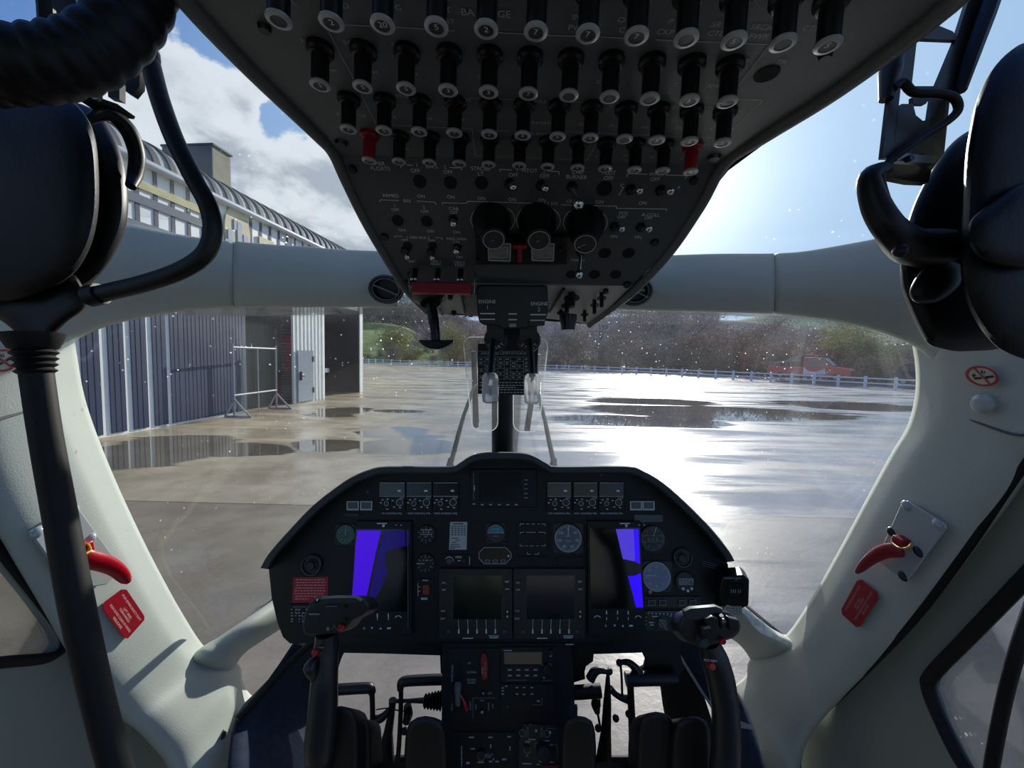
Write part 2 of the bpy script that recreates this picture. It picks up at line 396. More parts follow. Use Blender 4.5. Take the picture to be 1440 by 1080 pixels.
# windscreen and side-window rubber
def seal(name, pts, r=.005, X=None):
    mb = MB(); mb.tube(smooth(pts, 4), r, 8); return mb.build(name, rubber, kind=ST)
seal('trim_13', [sx(262, 932, .765), sx(285, 922, .745), sx(306, 906, .73), sx(350, 872, .695), sx(392, 838, .68), sx(440, 795, .66)], .006)
seal('trim_14', [sx(1128, 908, .765), sx(1108, 900, .75), sx(1080, 878, .725), sx(1042, 846, .70), sx(1000, 810, .68)], .006)

# doors with their windows
def door(name, outer, X, sealp, glassp, side):
    mb = MB(); a = [sx(x, y, X) for x, y in outer]
    mb.prism(a, V((side*.03, 0, 0))); d = mb.build(name, doorm, kind=ST, sharp=30)
    bv = d.modifiers.new('bevel', 'BEVEL'); bv.width = .006; bv.segments = 3; bv.limit_method = 'ANGLE'
    mb = MB(); mb.tube([p for p in smooth([sx(x, y, X-.001) for x, y in sealp], 5)], .011, 8, flat=.6); mb.build('window_seal', rubber, d)
    mb = MB(); mb.prism([sx(x, y, X+.012) for x, y in glassp], V((side*.004, 0, 0))); mb.build('window_pane', MATS['sidepane'], d)
    return d
Mglass('sidepane', (.93, .95, .95), .5, 60, .04)
door('door_1', [(-200, 420), (-60, 470), (-40, 620), (30, 760), (90, 850), (150, 950), (200, 1008), (240, 1050), (255, 1080), (262, 1130), (262, 1300), (-200, 1300),
     (-200, 965), (-100, 945), (0, 930), (60, 926), (82, 918), (90, 905), (82, 885), (50, 840), (0, 777), (-100, 650), (-200, 530)], .785,
     [(-200, 970), (-100, 948), (0, 932), (58, 927), (80, 920), (91, 906), (84, 884), (50, 838), (0, 774), (-100, 645)],
     [(-250, 980), (0, 945), (90, 935), (105, 905), (0, 760), (-250, 470)], -1)
door('door_2', [(1640, 420), (1500, 560), (1452, 640), (1408, 700), (1345, 788), (1284, 868), (1210, 946), (1138, 1020), (1126, 1045), (1122, 1090), (1122, 1300), (1520, 1300),
     (1390, 1120), (1350, 1080), (1318, 1018), (1301, 968), (1306, 946), (1440, 805), (1640, 600)], .785,
     [(1420, 1160), (1358, 1080), (1325, 1018), (1306, 970), (1312, 948), (1360, 898), (1440, 815), (1600, 650)],
     [(1640, 560), (1440, 790), (1290, 950), (1290, 985), (1340, 1090), (1480, 1300), (1700, 1300)], 1)

# windscreens and roof panes
Mglass('windscreen', (.97, .985, .985), .9, 75, .016)
Mglass('windscreen_right', (.97, .985, .985), 1.2, 110, .034)
Mglass('roofpane', (.96, .98, .99), .8, 70, .012)
def pane(name, rows, mat):
    mb = MB(); mb.grid(srf(rows, 5, 5)); o = mb.build(name, mat, kind=ST, sharp=70); return thick(o, .003, 0)
pane('window_1', [[at(50, 480, .78), at(200, 425, .86), at(450, 415, .90), at(714, 415, .92)],
                  [at(85, 620, .88), at(230, 620, .98), at(450, 620, 1.10), at(712, 620, 1.17)],
                  [at(168, 800, .94), at(280, 780, 1.04), at(450, 800, 1.22), at(711, 800, 1.32)],
                  [at(252, 940, .95), at(330, 892, 1.0), at(430, 850, 1.16), at(710, 900, 1.42)]], MATS['windscreen'])
pane('window_2', [[at(716, 415, .92), at(1000, 415, .90), at(1230, 435, .86), at(1345, 480, .78)],
                  [at(714, 620, 1.17), at(1000, 620, 1.10), at(1210, 620, .98), at(1322, 600, .88)],
                  [at(713, 800, 1.32), at(960, 800, 1.22), at(1140, 780, 1.04), at(1222, 790, .94)],
                  [at(712, 900, 1.42), at(990, 850, 1.16), at(1070, 890, 1.0), at(1138, 918, .95)]], MATS['windscreen_right'])
pane('window_3', [[at(-160, 300, .56), at(120, 330, .74), at(330, 355, .83), at(600, 375, .87)],
                  [at(-160, 100, .46), at(100, 120, .56), at(330, 120, .60), at(560, 150, .62)],
                  [at(-200, -200, .36), at(50, -200, .40), at(300, -200, .42), at(520, -150, .43)]], MATS['roofpane'])
pane('window_4', [[at(840, 375, .87), at(1100, 370, .83), at(1330, 335, .72), at(1600, 300, .56)],
                  [at(900, 150, .62), at(1120, 120, .60), at(1340, 110, .56), at(1600, 100, .46)],
                  [at(940, -150, .43), at(1160, -200, .42), at(1400, -200, .40), at(1640, -200, .36)]], MATS['roofpane'])
# centre post of the windscreen
mb = MB(); mb.grid(srf([[at(693, y, d+.05), at(693+(y-430)*.01, y, d), at(707, y, d-.012), at(722-(y-430)*.02, y, d), at(722, y, d+.05)] for y, d in ((415, .90), (520, .98), (600, 1.05), (660, 1.12), (740, 1.2))], 3, 3))
o = mb.build('trim_15', M('post_black', (30, 33, 35), .45), kind=ST, sharp=60); thick(o, .006)
# low forward structure: floor of the nose round the two chin windows, and the dark inner walls
floorm = M('floor_black', (14, 15, 16), .7)
def patch(name, pts, mat, th=.01, ku=3, kv=3):
    mb = MB(); mb.grid(srf([[at(*p) for p in r] for r in pts], ku, kv)); o = mb.build(name, mat, kind=ST, sharp=50); return thick(o, th, 0)
patch('floor', [[(300, 1064, 1.0), (720, 1064, 1.06), (1120, 1064, 1.0)], [(300, 1150, .98), (720, 1150, 1.04), (1120, 1150, .98)], [(250, 1400, .8), (720, 1400, .82), (1200, 1400, .8)]], floorm)
patch('trim_16', [[(420, 850, 1.16), (720, 850, 1.18), (1010, 850, 1.16)], [(440, 880, 1.15), (720, 880, 1.17), (1000, 880, 1.15)], [(478, 917, 1.12), (720, 922, 1.14), (962, 905, 1.12)]], floorm)
patch('trim_17', [[(618, 900, 1.13), (700, 900, 1.14), (806, 900, 1.13)], [(622, 1000, 1.08), (700, 1000, 1.09), (808, 1000, 1.08)], [(622, 1080, 1.04), (700, 1080, 1.04), (812, 1080, 1.04)]], floorm)
patch('trim_18', [[(940, 900, 1.12), (950, 900, 1.10), (966, 898, 1.09)], [(929, 962, 1.08), (950, 962, 1.06), (980, 950, 1.04)], [(946, 1070, 1.03), (970, 1070, 1.0), (1012, 1070, .96)], [(950, 1300, .9), (970, 1300, .9), (1012, 1300, .85)]], floorm)
patch('trim_19', [[(420, 896, 1.02), (438, 898, 1.06), (458, 900, 1.10), (486, 912, 1.13)], [(378, 957, .97), (400, 960, 1.0), (430, 962, 1.05), (476, 935, 1.11)], [(334, 1006, .90), (375, 1012, .95), (415, 1020, .99), (458, 1010, 1.07)], [(320, 1100, .8), (370, 1100, .84), (420, 1100, .9), (446, 1080, 1.0)], [(300, 1300, .68), (360, 1300, .7), (410, 1300, .76), (446, 1300, .8)]], navy)
patch('trim_20', [[(946, 896, 1.09), (962, 896, 1.06), (975, 896, 1.04), (990, 896, 1.02)], [(972, 945, 1.03), (985, 945, 1.01), (1000, 945, .99), (1016, 948, .97)], [(1004, 1000, .98), (1018, 1000, .96), (1030, 1000, .93), (1048, 996, .90)], [(1010, 1100, .9), (1030, 1100, .86), (1050, 1100, .82), (1076, 1100, .78)], [(1010, 1300, .8), (1040, 1300, .76), (1070, 1300, .72), (1100, 1300, .68)]], navy)
mb = MB(); mb.tube(smooth([at(x, y, d) for x, y, d in ((447, 897, 1.03), (400, 940, .97), (360, 985, .92), (334, 1012, .885))], 4), .010, 8); mb.build('trim_21', rubber, kind=ST)
mb = MB(); mb.tube(smooth([at(x, y, d) for x, y, d in ((948, 908, 1.07), (962, 932, 1.02), (984, 968, .98), (1005, 1002, .955), (1012, 1040, .93))], 4), .0035, 8); mb.build('trim_22', M('pale_edge', (150, 160, 160), .5), kind=ST)
# ------------------------------------------------------------------ apron, hills, hangar, fence, cars, trees
def gmat():
    m = bpy.data.materials.new('wet_concrete'); m.use_nodes = True; t = m.node_tree; b = t.nodes['Principled BSDF']; MATS['wet'] = m
    g = t.nodes.new('ShaderNodeNewGeometry'); P = g.outputs['Position']
    big = noise(t, P, .16, 5, .6, .4); mid = noise(t, P, .9, 6, .62, .3); fine = noise(t, P, 28, 4, .65)
    mp = t.nodes.new('ShaderNodeMapping'); mp.inputs['Scale'].default_value = (.22, 1.3, 1); t.links.new(P, mp.inputs['Vector'])
    streak = noise(t, mp.outputs[0], .8, 6, .6, .5)
    # standing water where the photo has it: ellipses in world metres, their edges broken by noise
    sp = t.nodes.new('ShaderNodeSeparateXYZ'); t.links.new(P, sp.inputs[0]); X, Y = sp.outputs[0], sp.outputs[1]
    wet = None
    def pud(px0, px1, py0, py1, a=1.0):
        nonlocal wet
        c = ground((px0+px1)/2, (py0+py1)/2)
        l = ground(px0, (py0+py1)/2); r = ground(px1, (py0+py1)/2); u = ground((px0+px1)/2, py0); d = ground((px0+px1)/2, py1)
        hx = (r-l).length/2; hy = (u-d).length/2
        cx, cy = (l+r)/2, (u+d)/2
        qx = mth(t, 'MULTIPLY', mth(t, 'SUBTRACT', X, cx.x), 1/hx); qy = mth(t, 'MULTIPLY', mth(t, 'SUBTRACT', Y, cy.y), 1/hy)
        rr = mth(t, 'SQRT', mth(t, 'ADD', mth(t, 'MULTIPLY', qx, qx), mth(t, 'MULTIPLY', qy, qy)))
        v = mth(t, 'MULTIPLY', mth(t, 'SUBTRACT', 1.0, mth(t, 'ADD', rr, mth(t, 'MULTIPLY', mth(t, 'SUBTRACT', streak, .5), 1.9))), a)
        wet = v if wet is None else mth(t, 'MAXIMUM', wet, v)
    for q in ((100, 320, 612, 655), (250, 420, 622, 640), (430, 520, 572, 588), (400, 520, 617, 634), (500, 600, 600, 618), (500, 640, 612, 640), (520, 600, 576, 581),
              (800, 1200, 572, 590), (760, 1010, 584, 600), (1100, 1300, 566, 576), (830, 1000, 560, 570)):
        pud(*q)
    pw = sstep(t, wet, .0, .14)
    grad = sstep(t, X, -6.0, 3.0)
    tan_ = mixc(t, sstep(t, mid, .3, .7), rgb((160, 140, 104)), rgb((204, 187, 152)))
    gry = mixc(t, sstep(t, mid, .3, .7), rgb((124, 120, 124)), rgb((158, 152, 152)))
    base = mixc(t, grad, tan_, gry)
    base = mixc(t, mth(t, 'MULTIPLY', sstep(t, big, .35, .65), .45), base, rgb((88, 82, 74)))
    base = mixc(t, mth(t, 'MULTIPLY', sstep(t, fine, .35, .7), .35), base, rgb((172, 164, 146)))
    # slab joints
    jn = None
    for (a, bb) in (((270, 716), (430, 719)), ((960, 716), (1235, 714))): pass
    jy = ground(700, 717).y
    jd = mth(t, 'ABSOLUTE', mth(t, 'SUBTRACT', Y, jy + 0.0)); jx = mth(t, 'ABSOLUTE', mth(t, 'SUBTRACT', mth(t, 'PINGPONG', mth(t, 'SUBTRACT', Y, jy), 3.2), 0.0))
    j = mth(t, 'LESS_THAN', jx, .012)
    base = mixc(t, mth(t, 'MULTIPLY', j, .75), base, rgb((40, 36, 32)))
    base = mixc(t, mth(t, 'MULTIPLY', pw, .75), base, rgb((46, 42, 36)))
    base = mixc(t, mth(t, 'MULTIPLY', mth(t, 'LESS_THAN', Y, jy), .42), base, rgb((70, 60, 46)))
    t.links.new(base, b.inputs['Base Color'])
    damp = sstep(t, streak, .40, .62)
    dm = mth(t, 'ADD', .54, mth(t, 'MULTIPLY', damp, -.38))
    ro = mth(t, 'MULTIPLY', dm, mth(t, 'SUBTRACT', 1.0, pw)); ro = mth(t, 'ADD', ro, mth(t, 'MULTIPLY', pw, .03))
    t.links.new(ro, b.inputs['Roughness']); b.inputs['Specular IOR Level'].default_value = .33
    bn = t.nodes.new('ShaderNodeBump'); bn.inputs['Distance'].default_value = .012
    hh = mth(t, 'MULTIPLY', mth(t, 'ADD', noise(t, P, 9, 6, .7), mth(t, 'MULTIPLY', fine, .4)), 1.0); t.links.new(hh, bn.inputs['Height'])
    t.links.new(mth(t, 'MULTIPLY', mth(t, 'SUBTRACT', 1.0, pw), .16), bn.inputs['Strength']); t.links.new(bn.outputs[0], b.inputs['Normal'])
    return m
gmat()
mb = MB(); mb.prism([V((-120, -30, -.4)), V((150, -30, -.4)), V((150, 130, -.4)), V((-120, 130, -.4))], V((0, 0, .4)))
mb.build('ground', MATS['wet'], kind=ST)
soil = M('rough_verge', (74, 68, 52), .95, var=.35, vscale=.6)
grass = M('grass', (124, 138, 58), .95, var=.25, vscale=.25)
wood = M('wooded_slope', (104, 94, 84), 1.0, var=.45, vscale=.16, bump=0)
field = M('pale_field', (128, 144, 88), .95, var=.15, vscale=.05)
# fence line on the ground, then the verge beyond it
FL = [ground(x, y) for x, y in ((440, 506.5), (510, 511.5), (650, 516.5), (780, 522.3), (890, 527), (1000, 532.5), (1100, 538.5), (1200, 545), (1302, 551.5), (1420, 559))]
def hill(name, pts, mat, y1=None):           # crest given by pixels and distance; the slope runs down towards the apron
    mb = MB(); rows = []
    crest = [at(*p) for p in pts]; foot = [at(p[0], 512+(p[0]-510)*.02, p[2]*.55) for p in pts]
    R = []
    for k in range(7):
        t = k/6; r = []
        for c, f in zip(crest, foot):
            z0 = -2.0; s = t**.75 if False else t
            q = c.lerp(V((f.x, f.y, z0)), s); q.z = z0 + (c.z-z0)*(1-s)**1.15 + (sin(q.x*.13+k)*.6 if 0 < k < 6 else 0); r.append(q)
        R.append(r)
    back = [c + (c-CAM).normalized()*60 - V((0, 0, 12)) for c in crest]
    mb.grid(srf([back]+R, 3, 4)); o = mb.build(name, mat, kind=ST, sharp=90); return o
hill('hill_far', [(300, 440, 330), (420, 420, 330), (510, 424, 330), (560, 428, 330), (610, 440, 330), (680, 452, 340), (760, 452, 340), (860, 446, 340), (960, 450, 340), (1060, 452, 330), (1200, 470, 320), (1330, 480, 300), (1600, 480, 300)], wood)
hill('hill_field', [(940, 470, 420), (1000, 458, 420), (1060, 446, 420), (1120, 442, 420), (1180, 443, 420), (1260, 452, 420), (1360, 470, 420)], field)
hill('meadow_left', [(430, 462, 150), (480, 456, 150), (515, 455, 150), (550, 458, 150), (575, 464, 150), (600, 476, 150), (640, 492, 150)], grass)
hill('meadow_right', [(1180, 502, 110), (1215, 498, 110), (1245, 491, 110), (1280, 485, 110), (1320, 477, 110), (1400, 462, 110), (1560, 440, 110)], grass)
mb = MB(); vr = [[p + (p-CAM).normalized()*k + V((0, 0, z)) for p in FL] for k, z in ((.6, .02), (6, .05), (14, .3), (40, .2), (120, -1.9))]
mb.grid(srf(vr, 2, 3)); mb.build('verge', soil, kind=ST, sharp=90)

# ---- hangar
hw = M('hangar_cladding', (240, 238, 228), .55, var=.05, vscale=2)
hb_ = M('navy_cladding', (30, 46, 76), .5, var=.10, vscale=1.2)
hd = M('hangar_dark', (26, 22, 34), .8, spec=.2)
hroof = M('barrel_roof', (150, 152, 148), .6, var=.08, vscale=2)
hrib = M('roof_rib_dark', (52, 52, 54), .7)
hgap = M('cladding_groove', (74, 74, 80), .7)
dgrey = M('band_grey', (82, 88, 98), .6)
dyel = M('band_yellow', (190, 178, 118), .6, var=.12, vscale=3)
G0, G1 = ground(105, 622.5), ground(509, 551)
WD = (G1-G0); WD.z = 0; WLn = WD.length; WD.normalize(); WN = V((WD.y, -WD.x, 0))     # along the wall; out towards the apron
if WN.x < 0: WN = -WN
UP = V((0, 0, 1))
def ws(px, py=560, off=0.0):                 # along-wall coordinate of a pixel column
    p = hit(px, py, G0+WN*off, WN); return (p-G0).dot(WD)
def wz(px, py, off=0.0):
    return hit(px, py, G0+WN*off, WN).z
def wp(s_, z, off=0.0): return V((G0.x, G0.y, 0)) + WD*s_ + WN*off + UP*z
def wbox(mb, s0, s1, z0, z1, o0, o1, mi=0):
    mb.box((wp(s0, z0, o0)+wp(s1, z1, o1))/2, WD*(s1-s0)/2, WN*(o1-o0)/2, UP*(z1-z0)/2, mi)
EAVE = wz(300, 279); SB = -14.0; SE = ws(509); S1 = ws(412.5); S2 = ws(457); S0b = ws(347)
hang = empty('hangar', wp(0, 0), 'long hangar with navy and white cladding and ribbed barrel roof', 'building')
ZB = wz(250, 331)                            # bottom of the white upper cladding
mb = MB(); wbox(mb, SB, S0b, 0, EAVE, -.5, -.015); wbox(mb, S1, S2, 0, EAVE, -.5, 0); wbox(mb, S2, SE, 4.2, EAVE, -.5, 0); wbox(mb, S0b, S1, 4.6, EAVE, -.5, -.015)
s = S1
while s < S2-.05: wbox(mb, s, s+.09, 0, EAVE-.1, 0, .035); s += .24
wbox(mb, SE-.30, SE, 0, EAVE, -.5, .05)
mb.build('wall_cladding', hw, hang)
mb = MB()                                    # navy sheets standing proud, white shows between
edges = [-200, 61, 71, 104.5, 117, 142.5, 155, 176.5, 187, 208, 217, 235.5, 242, 347]
navx = [(SB, ws(61, 540)), (ws(71), ws(104)), (ws(117), ws(142.5)), (ws(155), ws(176.5)), (ws(187), ws(208)), (ws(217), ws(235.5)), (ws(242), ws(260)), (ws(261.5), ws(282)), (ws(283.5), ws(301)), (ws(302), ws(347))]
for a, b in navx:
    wbox(mb, a, b, .06, ZB-.15, -.02, .012)
    s = a+.1
    while s < b-.05: wbox(mb, s, s+.05, .06, ZB-.15, .012, .018); s += .12
mb.build('navy_sheet', hb_, hang)
mb = MB(); wbox(mb, S0b, S1, 0, 4.6, -.7, -.5); wbox(mb, S0b-.1, S0b, 0, 4.6, -3, -.1); wbox(mb, S1, S1+.1, 0, 4.6, -3, -.05); wbox(mb, S0b, S1, 4.4, 4.6, -3, -.2)
s = S0b
while s < S1-.1: wbox(mb, s, s+.06, 0, 4.5, -.5, -.48); s += .3
mb.build('sliding_door', hd, hang)
mb = MB(); wbox(mb, S2, SE-.3, 0, 4.2, -2.2, -2.0); wbox(mb, SE-.32, SE-.3, 0, 4.2, -2.2, 0)
mb.build('door_recess', hd, hang)
mb = MB(); wbox(mb, S2, S2+.35, 0, 4.0, -.4, -.3); wbox(mb, S2, S2+1.2, 1.1, 1.3, -.6, -.5); mb.build('recess_frame', M('pale_grey', (150, 156, 158), .5), hang)
a, b = ws(417), ws(438.5); zt = wz(428, 493)
mb = MB(); wbox(mb, a, b, .05, zt, .04, .09); do = mb.build('side_door', M('galvanised', (150, 160, 168), .35, .5), hang)
mb = MB(); wbox(mb, a+.12, a+.17, .9, 1.25, .09, .14); wbox(mb, a+.12, a+.3, 1.05, 1.09, .12, .16); mb.build('handle', dark, do)
for z in (.35, zt-.45): mb = MB(); wbox(mb, b-.06, b+.02, z, z+.22, .08, .11); mb.build('hinge', dark, do)
# upper cladding: grooves, gutter, bands, round sign
mb = MB(); s = SB
while s < SE:
    wbox(mb, s, s+.10, ZB, EAVE-.02, -.02, .004); s += .44
s = ws(150, 300)+.16
mb.build('cladding_groove', hgap, hang)
mb = MB(); s = SB
while s < ws(150, 300): s += .62
wbox(mb, SB, S1, ZB-.12, ZB, -.12, .10); mb.build('drip_rail', dgrey, hang)
mb = MB(); mb.tube([wp(SB, EAVE+.02, .12), wp(SE, EAVE+.02, .12)], .10, 10); mb.build('gutter', M('gutter_grey', (176, 180, 182), .4), hang)
def band(name, x0, t0, b0, x1, t1, b1, mat, off):
    sa, sb = ws(x0, t0, off), ws(x1, t1, off)
    mb = MB(); z = ((wz(x0, t0, off)+wz(x1, t1, off))/2, (wz(x0, b0, off)+wz(x1, b1, off))/2)
    wbox(mb, sa, sb, z[1], z[0], -.1, off); return mb.build(name, mat, hang)
band('yellow_band', 150, 226, 240, 287, 298, 306, dyel, .03)
band('grey_band', 120, 238, 254, 290, 315, 324, dgrey, .025)
cs = wp(ws(333, 325), wz(333, 327), 0)
mb = MB(); mb.lathe(cs - WN*.1, WN, [(.8, 0), (.8, .14)], 32, 0, ex=UP, sy=.62); sg = mb.build('round_sign', M('sign_cream', (198, 184, 138), .6, var=.1, vscale=2), hang)
mb = MB()
for dx, dz, w, h in ((-.3, -.25, .1, .5), (.05, -.05, .09, .75), (.3, -.25, .1, .5), (0, -.4, .5, .14), (-.12, .2, .05, .3)):
    mb.box(cs + WD*dx + UP*dz + WN*.05, WD*w, WN*.012, UP*h*.5)
mb.build('sign_emblem', M('emblem_grey', (150, 156, 168), .6), sg)
mb = MB(); mb.box(wp(ws(374, 342), wz(372, 344), .02), WD*.35, WN*.02, UP*.2); mb.build('cream_board', MATS['sign_cream'], hang)
# barrel roof: quarter round, pale sheets between dark ribs
RR = 1.45
def prof(s_, off=0.0): return [wp(s_, EAVE + (RR+off)*.72*sin(pi/2*k/10), .02-RR*1.0+(RR+off)*cos(pi/2*k/10)) for k in range(11)]
mb = MB(); mb.grid([prof(SB), prof(SE)]); mb.grid([[prof(SB)[-1], prof(SB)[-1]-WN*9], [prof(SE)[-1], prof(SE)[-1]-WN*9]])
mb.build('roof', hroof, hang)
mb = MB(); s = SB; 
while s < SE:
    for k in range(2):
        pass
    a_, b_ = prof(s, .05), prof(s+.17, .05); mb.grid([a_, b_]); c_, d_ = prof(s, 0), prof(s+.17, 0); mb.grid([c_, a_]); mb.grid([b_, d_]); s += .44
mb.build('roof_ribs', hrib, hang, kind='stuff')
mb = MB(); mb.box(wp((SB+SE)/2, EAVE/2, -9), WD*(SE-SB)/2, WN*5.4, UP*(EAVE/2)); mb.build('hangar_body', hw, hang)
# chimney box on the roof
cof = -1.9; c0, c1 = ws(262, 250, cof), ws(300, 250, cof)
mb = MB(); s0_ = ws(296, 230, cof+.4); zt_ = wz(296, 205, cof+.4)
mb.box(wp(s0_+.35, zt_-1.35, cof-.4), WD*.35, WN*.9, UP*1.35); vb = mb.build('roof_box', M('weathered_board', (150, 140, 118), .8, var=.12, vscale=3), hang)
mb = MB(); mb.box(wp(s0_+.35, zt_+.03, cof-.4), WD*.40, WN*.95, UP*.03); mb.build('cap', hgap, vb)
mb = MB(); mb.box(wp(s0_-.02, zt_-1.35, cof-.4), WD*.02, WN*.9, UP*1.33); mb.build('end_sheet', M('box_grey', (96, 96, 96), .8), vb)

# ---- clothes-rail like steel rack
rk = MB(); A0, A1 = ground(329.5, 587), ground(389, 575)
rd = (A1-A0).normalized(); H = hit(329, 483, A0, V((0, -1, 0))).z; rn = V((rd.y, -rd.x, 0)); Lr = (A1-A0).length
rack = empty('steel_rack', A0, 'free-standing steel tube rack in front of the hangar\'s dark opening', 'rack')
def bar(name, a, b, r=.028):
    m = MB(); m.cyl(a, b, r, seg=8); return m.build(name, steel_w, rack)
steel_w = M('painted_steel', (150, 152, 156), .5)
for q in (A0, A1):
    bar('post', q, q+UP*H); 
    bar('foot', q+rn*.5+UP*.03, q+UP*.55); bar('foot', q-rn*.28+UP*.03, q+UP*.55); bar('foot', q+rn*.55+UP*.03, q-rn*.3+UP*.03)
bar('rail', A0+UP*(H*.95), A1+UP*(H*.95)); bar('rail', A0+UP*(H*.30), A1+UP*(H*.30))
bar('post', A1-rd*.9+UP*.0, A1-rd*.9+UP*H*.95, .02)

# ---- fence
fence = empty('post_and_rail_fence', FL[3], 'white two-rail fence along the far edge of the apron', 'fence')
fw = M('fence_white', (214, 216, 220), .6)
path = [FL[0]] ; 
acc = []; tot = 0; fine_ = []
sm = smooth(FL, 12)
for i in range(len(sm)-1): fine_.append((tot, sm[i])); tot += (sm[i+1]-sm[i]).length
fine_.append((tot, sm[-1]))
def fpos(s_):
    for (a, p), (b, q) in zip(fine_, fine_[1:]):
        if s_ <= b: return p.lerp(q, (s_-a)/(b-a))
    return fine_[-1][1]
NP = int(tot/2.05); FH = 1.12
posts = [fpos(tot*i/NP) for i in range(NP+1)]
for p in posts:
    m = MB(); t_ = V((1, 0, 0)); m.box(V((p.x, p.y, FH/2)), V((.10, 0, 0)), V((0, .07, 0)), UP*(FH/2)); m.build('post', fw, fence)
m = MB()
for a, b in zip(posts, posts[1:]):
    d = (b-a)/2; nn_ = V((d.y, -d.x, 0)).normalized()*.025
    for z in (.93, .50): m.box((a+b)/2+UP*z, d, nn_, UP*.065)
m.build('rail', fw, fence)

# ---- trees
barkm = M('bark', (70, 62, 54), .9)
twig = {k: M('twigs_'+k, c, 1.0, var=.35, vscale=.8) for k, c in (('grey', (168, 148, 140)), ('brown', (172, 142, 114)), ('olive', (166, 156, 82)), ('dark', (112, 102, 88)), ('russet', (158, 122, 94)), ('pale', (186, 176, 172)))}
def tree_mesh(seed, h, spread, dens, leaf, kind):
    rnd = random.Random(seed); tr = MB(); cr = MB(); tips = []
    def grow(p, d, ln, r, lv):
        n = 3; pts = [p]
        for i in range(n):
            d = (d + V((rnd.uniform(-.18, .18), rnd.uniform(-.18, .18), rnd.uniform(-.02, .14)))).normalized(); pts.append(pts[-1]+d*ln/n)
        tr.tube(pts, [r*(1-.5*i/n) for i in range(n+1)], 5 if lv == 0 else 4)
        if lv >= 2: tips.extend(pts[1:]); return
        for k in range((6, 5, 4)[lv]):
            q = pts[-1] if k < 2 else pts[rnd.randint(1, n)]
            a = rnd.uniform(0, 2*pi); s_ = spread*(.75+.3*lv)
            grow(q, (d + V((cos(a)*s_, sin(a)*s_, rnd.uniform(-.1, .5)))).normalized(), ln*rnd.uniform(.5, .72), r*.45, lv+1)
    grow(V((0, 0, 0)), V((0, 0, 1)), h*.42, h*.018, 0)
    zs = max(p.z for p in tips); sc = h/zs
    for t_ in tips:
        for _ in range(dens):
            c = t_ + V((rnd.gauss(0, .1), rnd.gauss(0, .1), rnd.gauss(-.06, .15)))*h*.8
            d = V((rnd.uniform(-1, 1), rnd.uniform(-1, 1), rnd.uniform(-.2, 1.2))).normalized(); w = d.orthogonal().normalized()*leaf[0]; l = d*leaf[1]*rnd.uniform(.6, 1.4)
            w = Matrix.Rotation(rnd.uniform(0, 6.28), 3, d) @ w
            if c.z < .1*h: c.z = abs(c.z)+.1*h
            cr.add([c-w, c+w, c+l+w*.3, c+l-w*.3], [(0, 1, 2, 3)])
    def mk(b, nm, mat):
        me = bpy.data.meshes.new(nm); me.from_pydata([v*sc for v in b.v], [], b.f); me.materials.append(mat); me.update(); return me
    return mk(tr, 'trunk', barkm), mk(cr, 'crown', twig[kind])
protos = {
  'grey':  [tree_mesh(1, 8, .75, 9, (.035, .75), 'grey'), tree_mesh(2, 8, .6, 9, (.035, .8), 'grey')],
  'brown': [tree_mesh(3, 7, .8, 10, (.05, .55), 'brown'), tree_mesh(4, 7, .7, 9, (.05, .5), 'brown')],
  'pale':  [tree_mesh(8, 8, .55, 8, (.03, .8), 'pale')],
  'olive': [tree_mesh(5, 6, .9, 26, (.05, .20), 'olive')],
  'dark':  [tree_mesh(6, 8, .8, 22, (.07, .30), 'dark')],
  'russet': [tree_mesh(7, 5, 1.0, 13, (.06, .35), 'russet')]}
TL = {'grey': ('bare grey-twigged tree in the wood behind the fence', 'bare_tree', 'bare trees behind the fence'), 'brown': ('brownish bare tree in the thicket behind the fence', 'bare_tree', 'brown trees behind the fence'),
      'pale': ('slender pale bare tree rising against the sky', 'bare_tree', 'pale trees on the skyline'), 'olive': ('olive-green leafy bush behind the fence', 'bush', 'green bushes behind the fence'),
      'dark': ('dark dense tree on the hillside', 'dark_tree', 'dark trees on the hillside'), 'russet': ('low russet-brown shrub just behind the fence', 'shrub', 'russet shrubs behind the fence')}
def plant(kind, px, toppy, d, rnd, wide=1.0):
    lab, nm, gr = TL[kind]; tr, cr = rnd.choice(protos[kind]); top = at(px, toppy, d); z0 = -.3 if d < 110 else -1.5+ (d-110)*.02
    h = top.z-z0; ph = 8 if kind in ('grey', 'pale', 'dark') else 7 if kind == 'brown' else 6 if kind == 'olive' else 5
    s_ = h/ph; e = empty(nm, V((top.x, top.y, z0)), lab, 'tree' if 'tree' in nm else 'bush', gr)
    e.scale = (s_*wide, s_*wide, s_); e.rotation_euler = (0, 0, rnd.uniform(0, 6.28))
    for me, n_ in ((tr, 'trunk'), (cr, 'crown')):
        o = bpy.data.objects.new(n_, me); COL.objects.link(o); o.parent = e
R_ = random.Random(11)
def topline(x):                              # height of the wood's edge along the photo
    P_ = [(505, 470), (540, 474), (600, 462), (640, 466), (670, 458), (700, 462), (780, 450), (840, 448), (880, 440), (930, 436), (975, 436), (1000, 446), (1030, 464), (1100, 470), (1140, 468), (1180, 470), (1230, 478), (1330, 492)]
    for (a, b), (c, e_) in zip(P_, P_[1:]):
        if a <= x <= c: return b+(e_-b)*(x-a)/(c-a)
    return 480
x = 500
while x < 1228:                              # back row
    fd = 60+ (1325-x)*.055
    plant(R_.choice(['grey', 'grey', 'brown', 'pale' if 760 < x < 900 else 'grey']), x, topline(x)+R_.uniform(-4, 8), fd+R_.uniform(22, 50), R_, 1.25); x += R_.uniform(10, 17)
x = 500
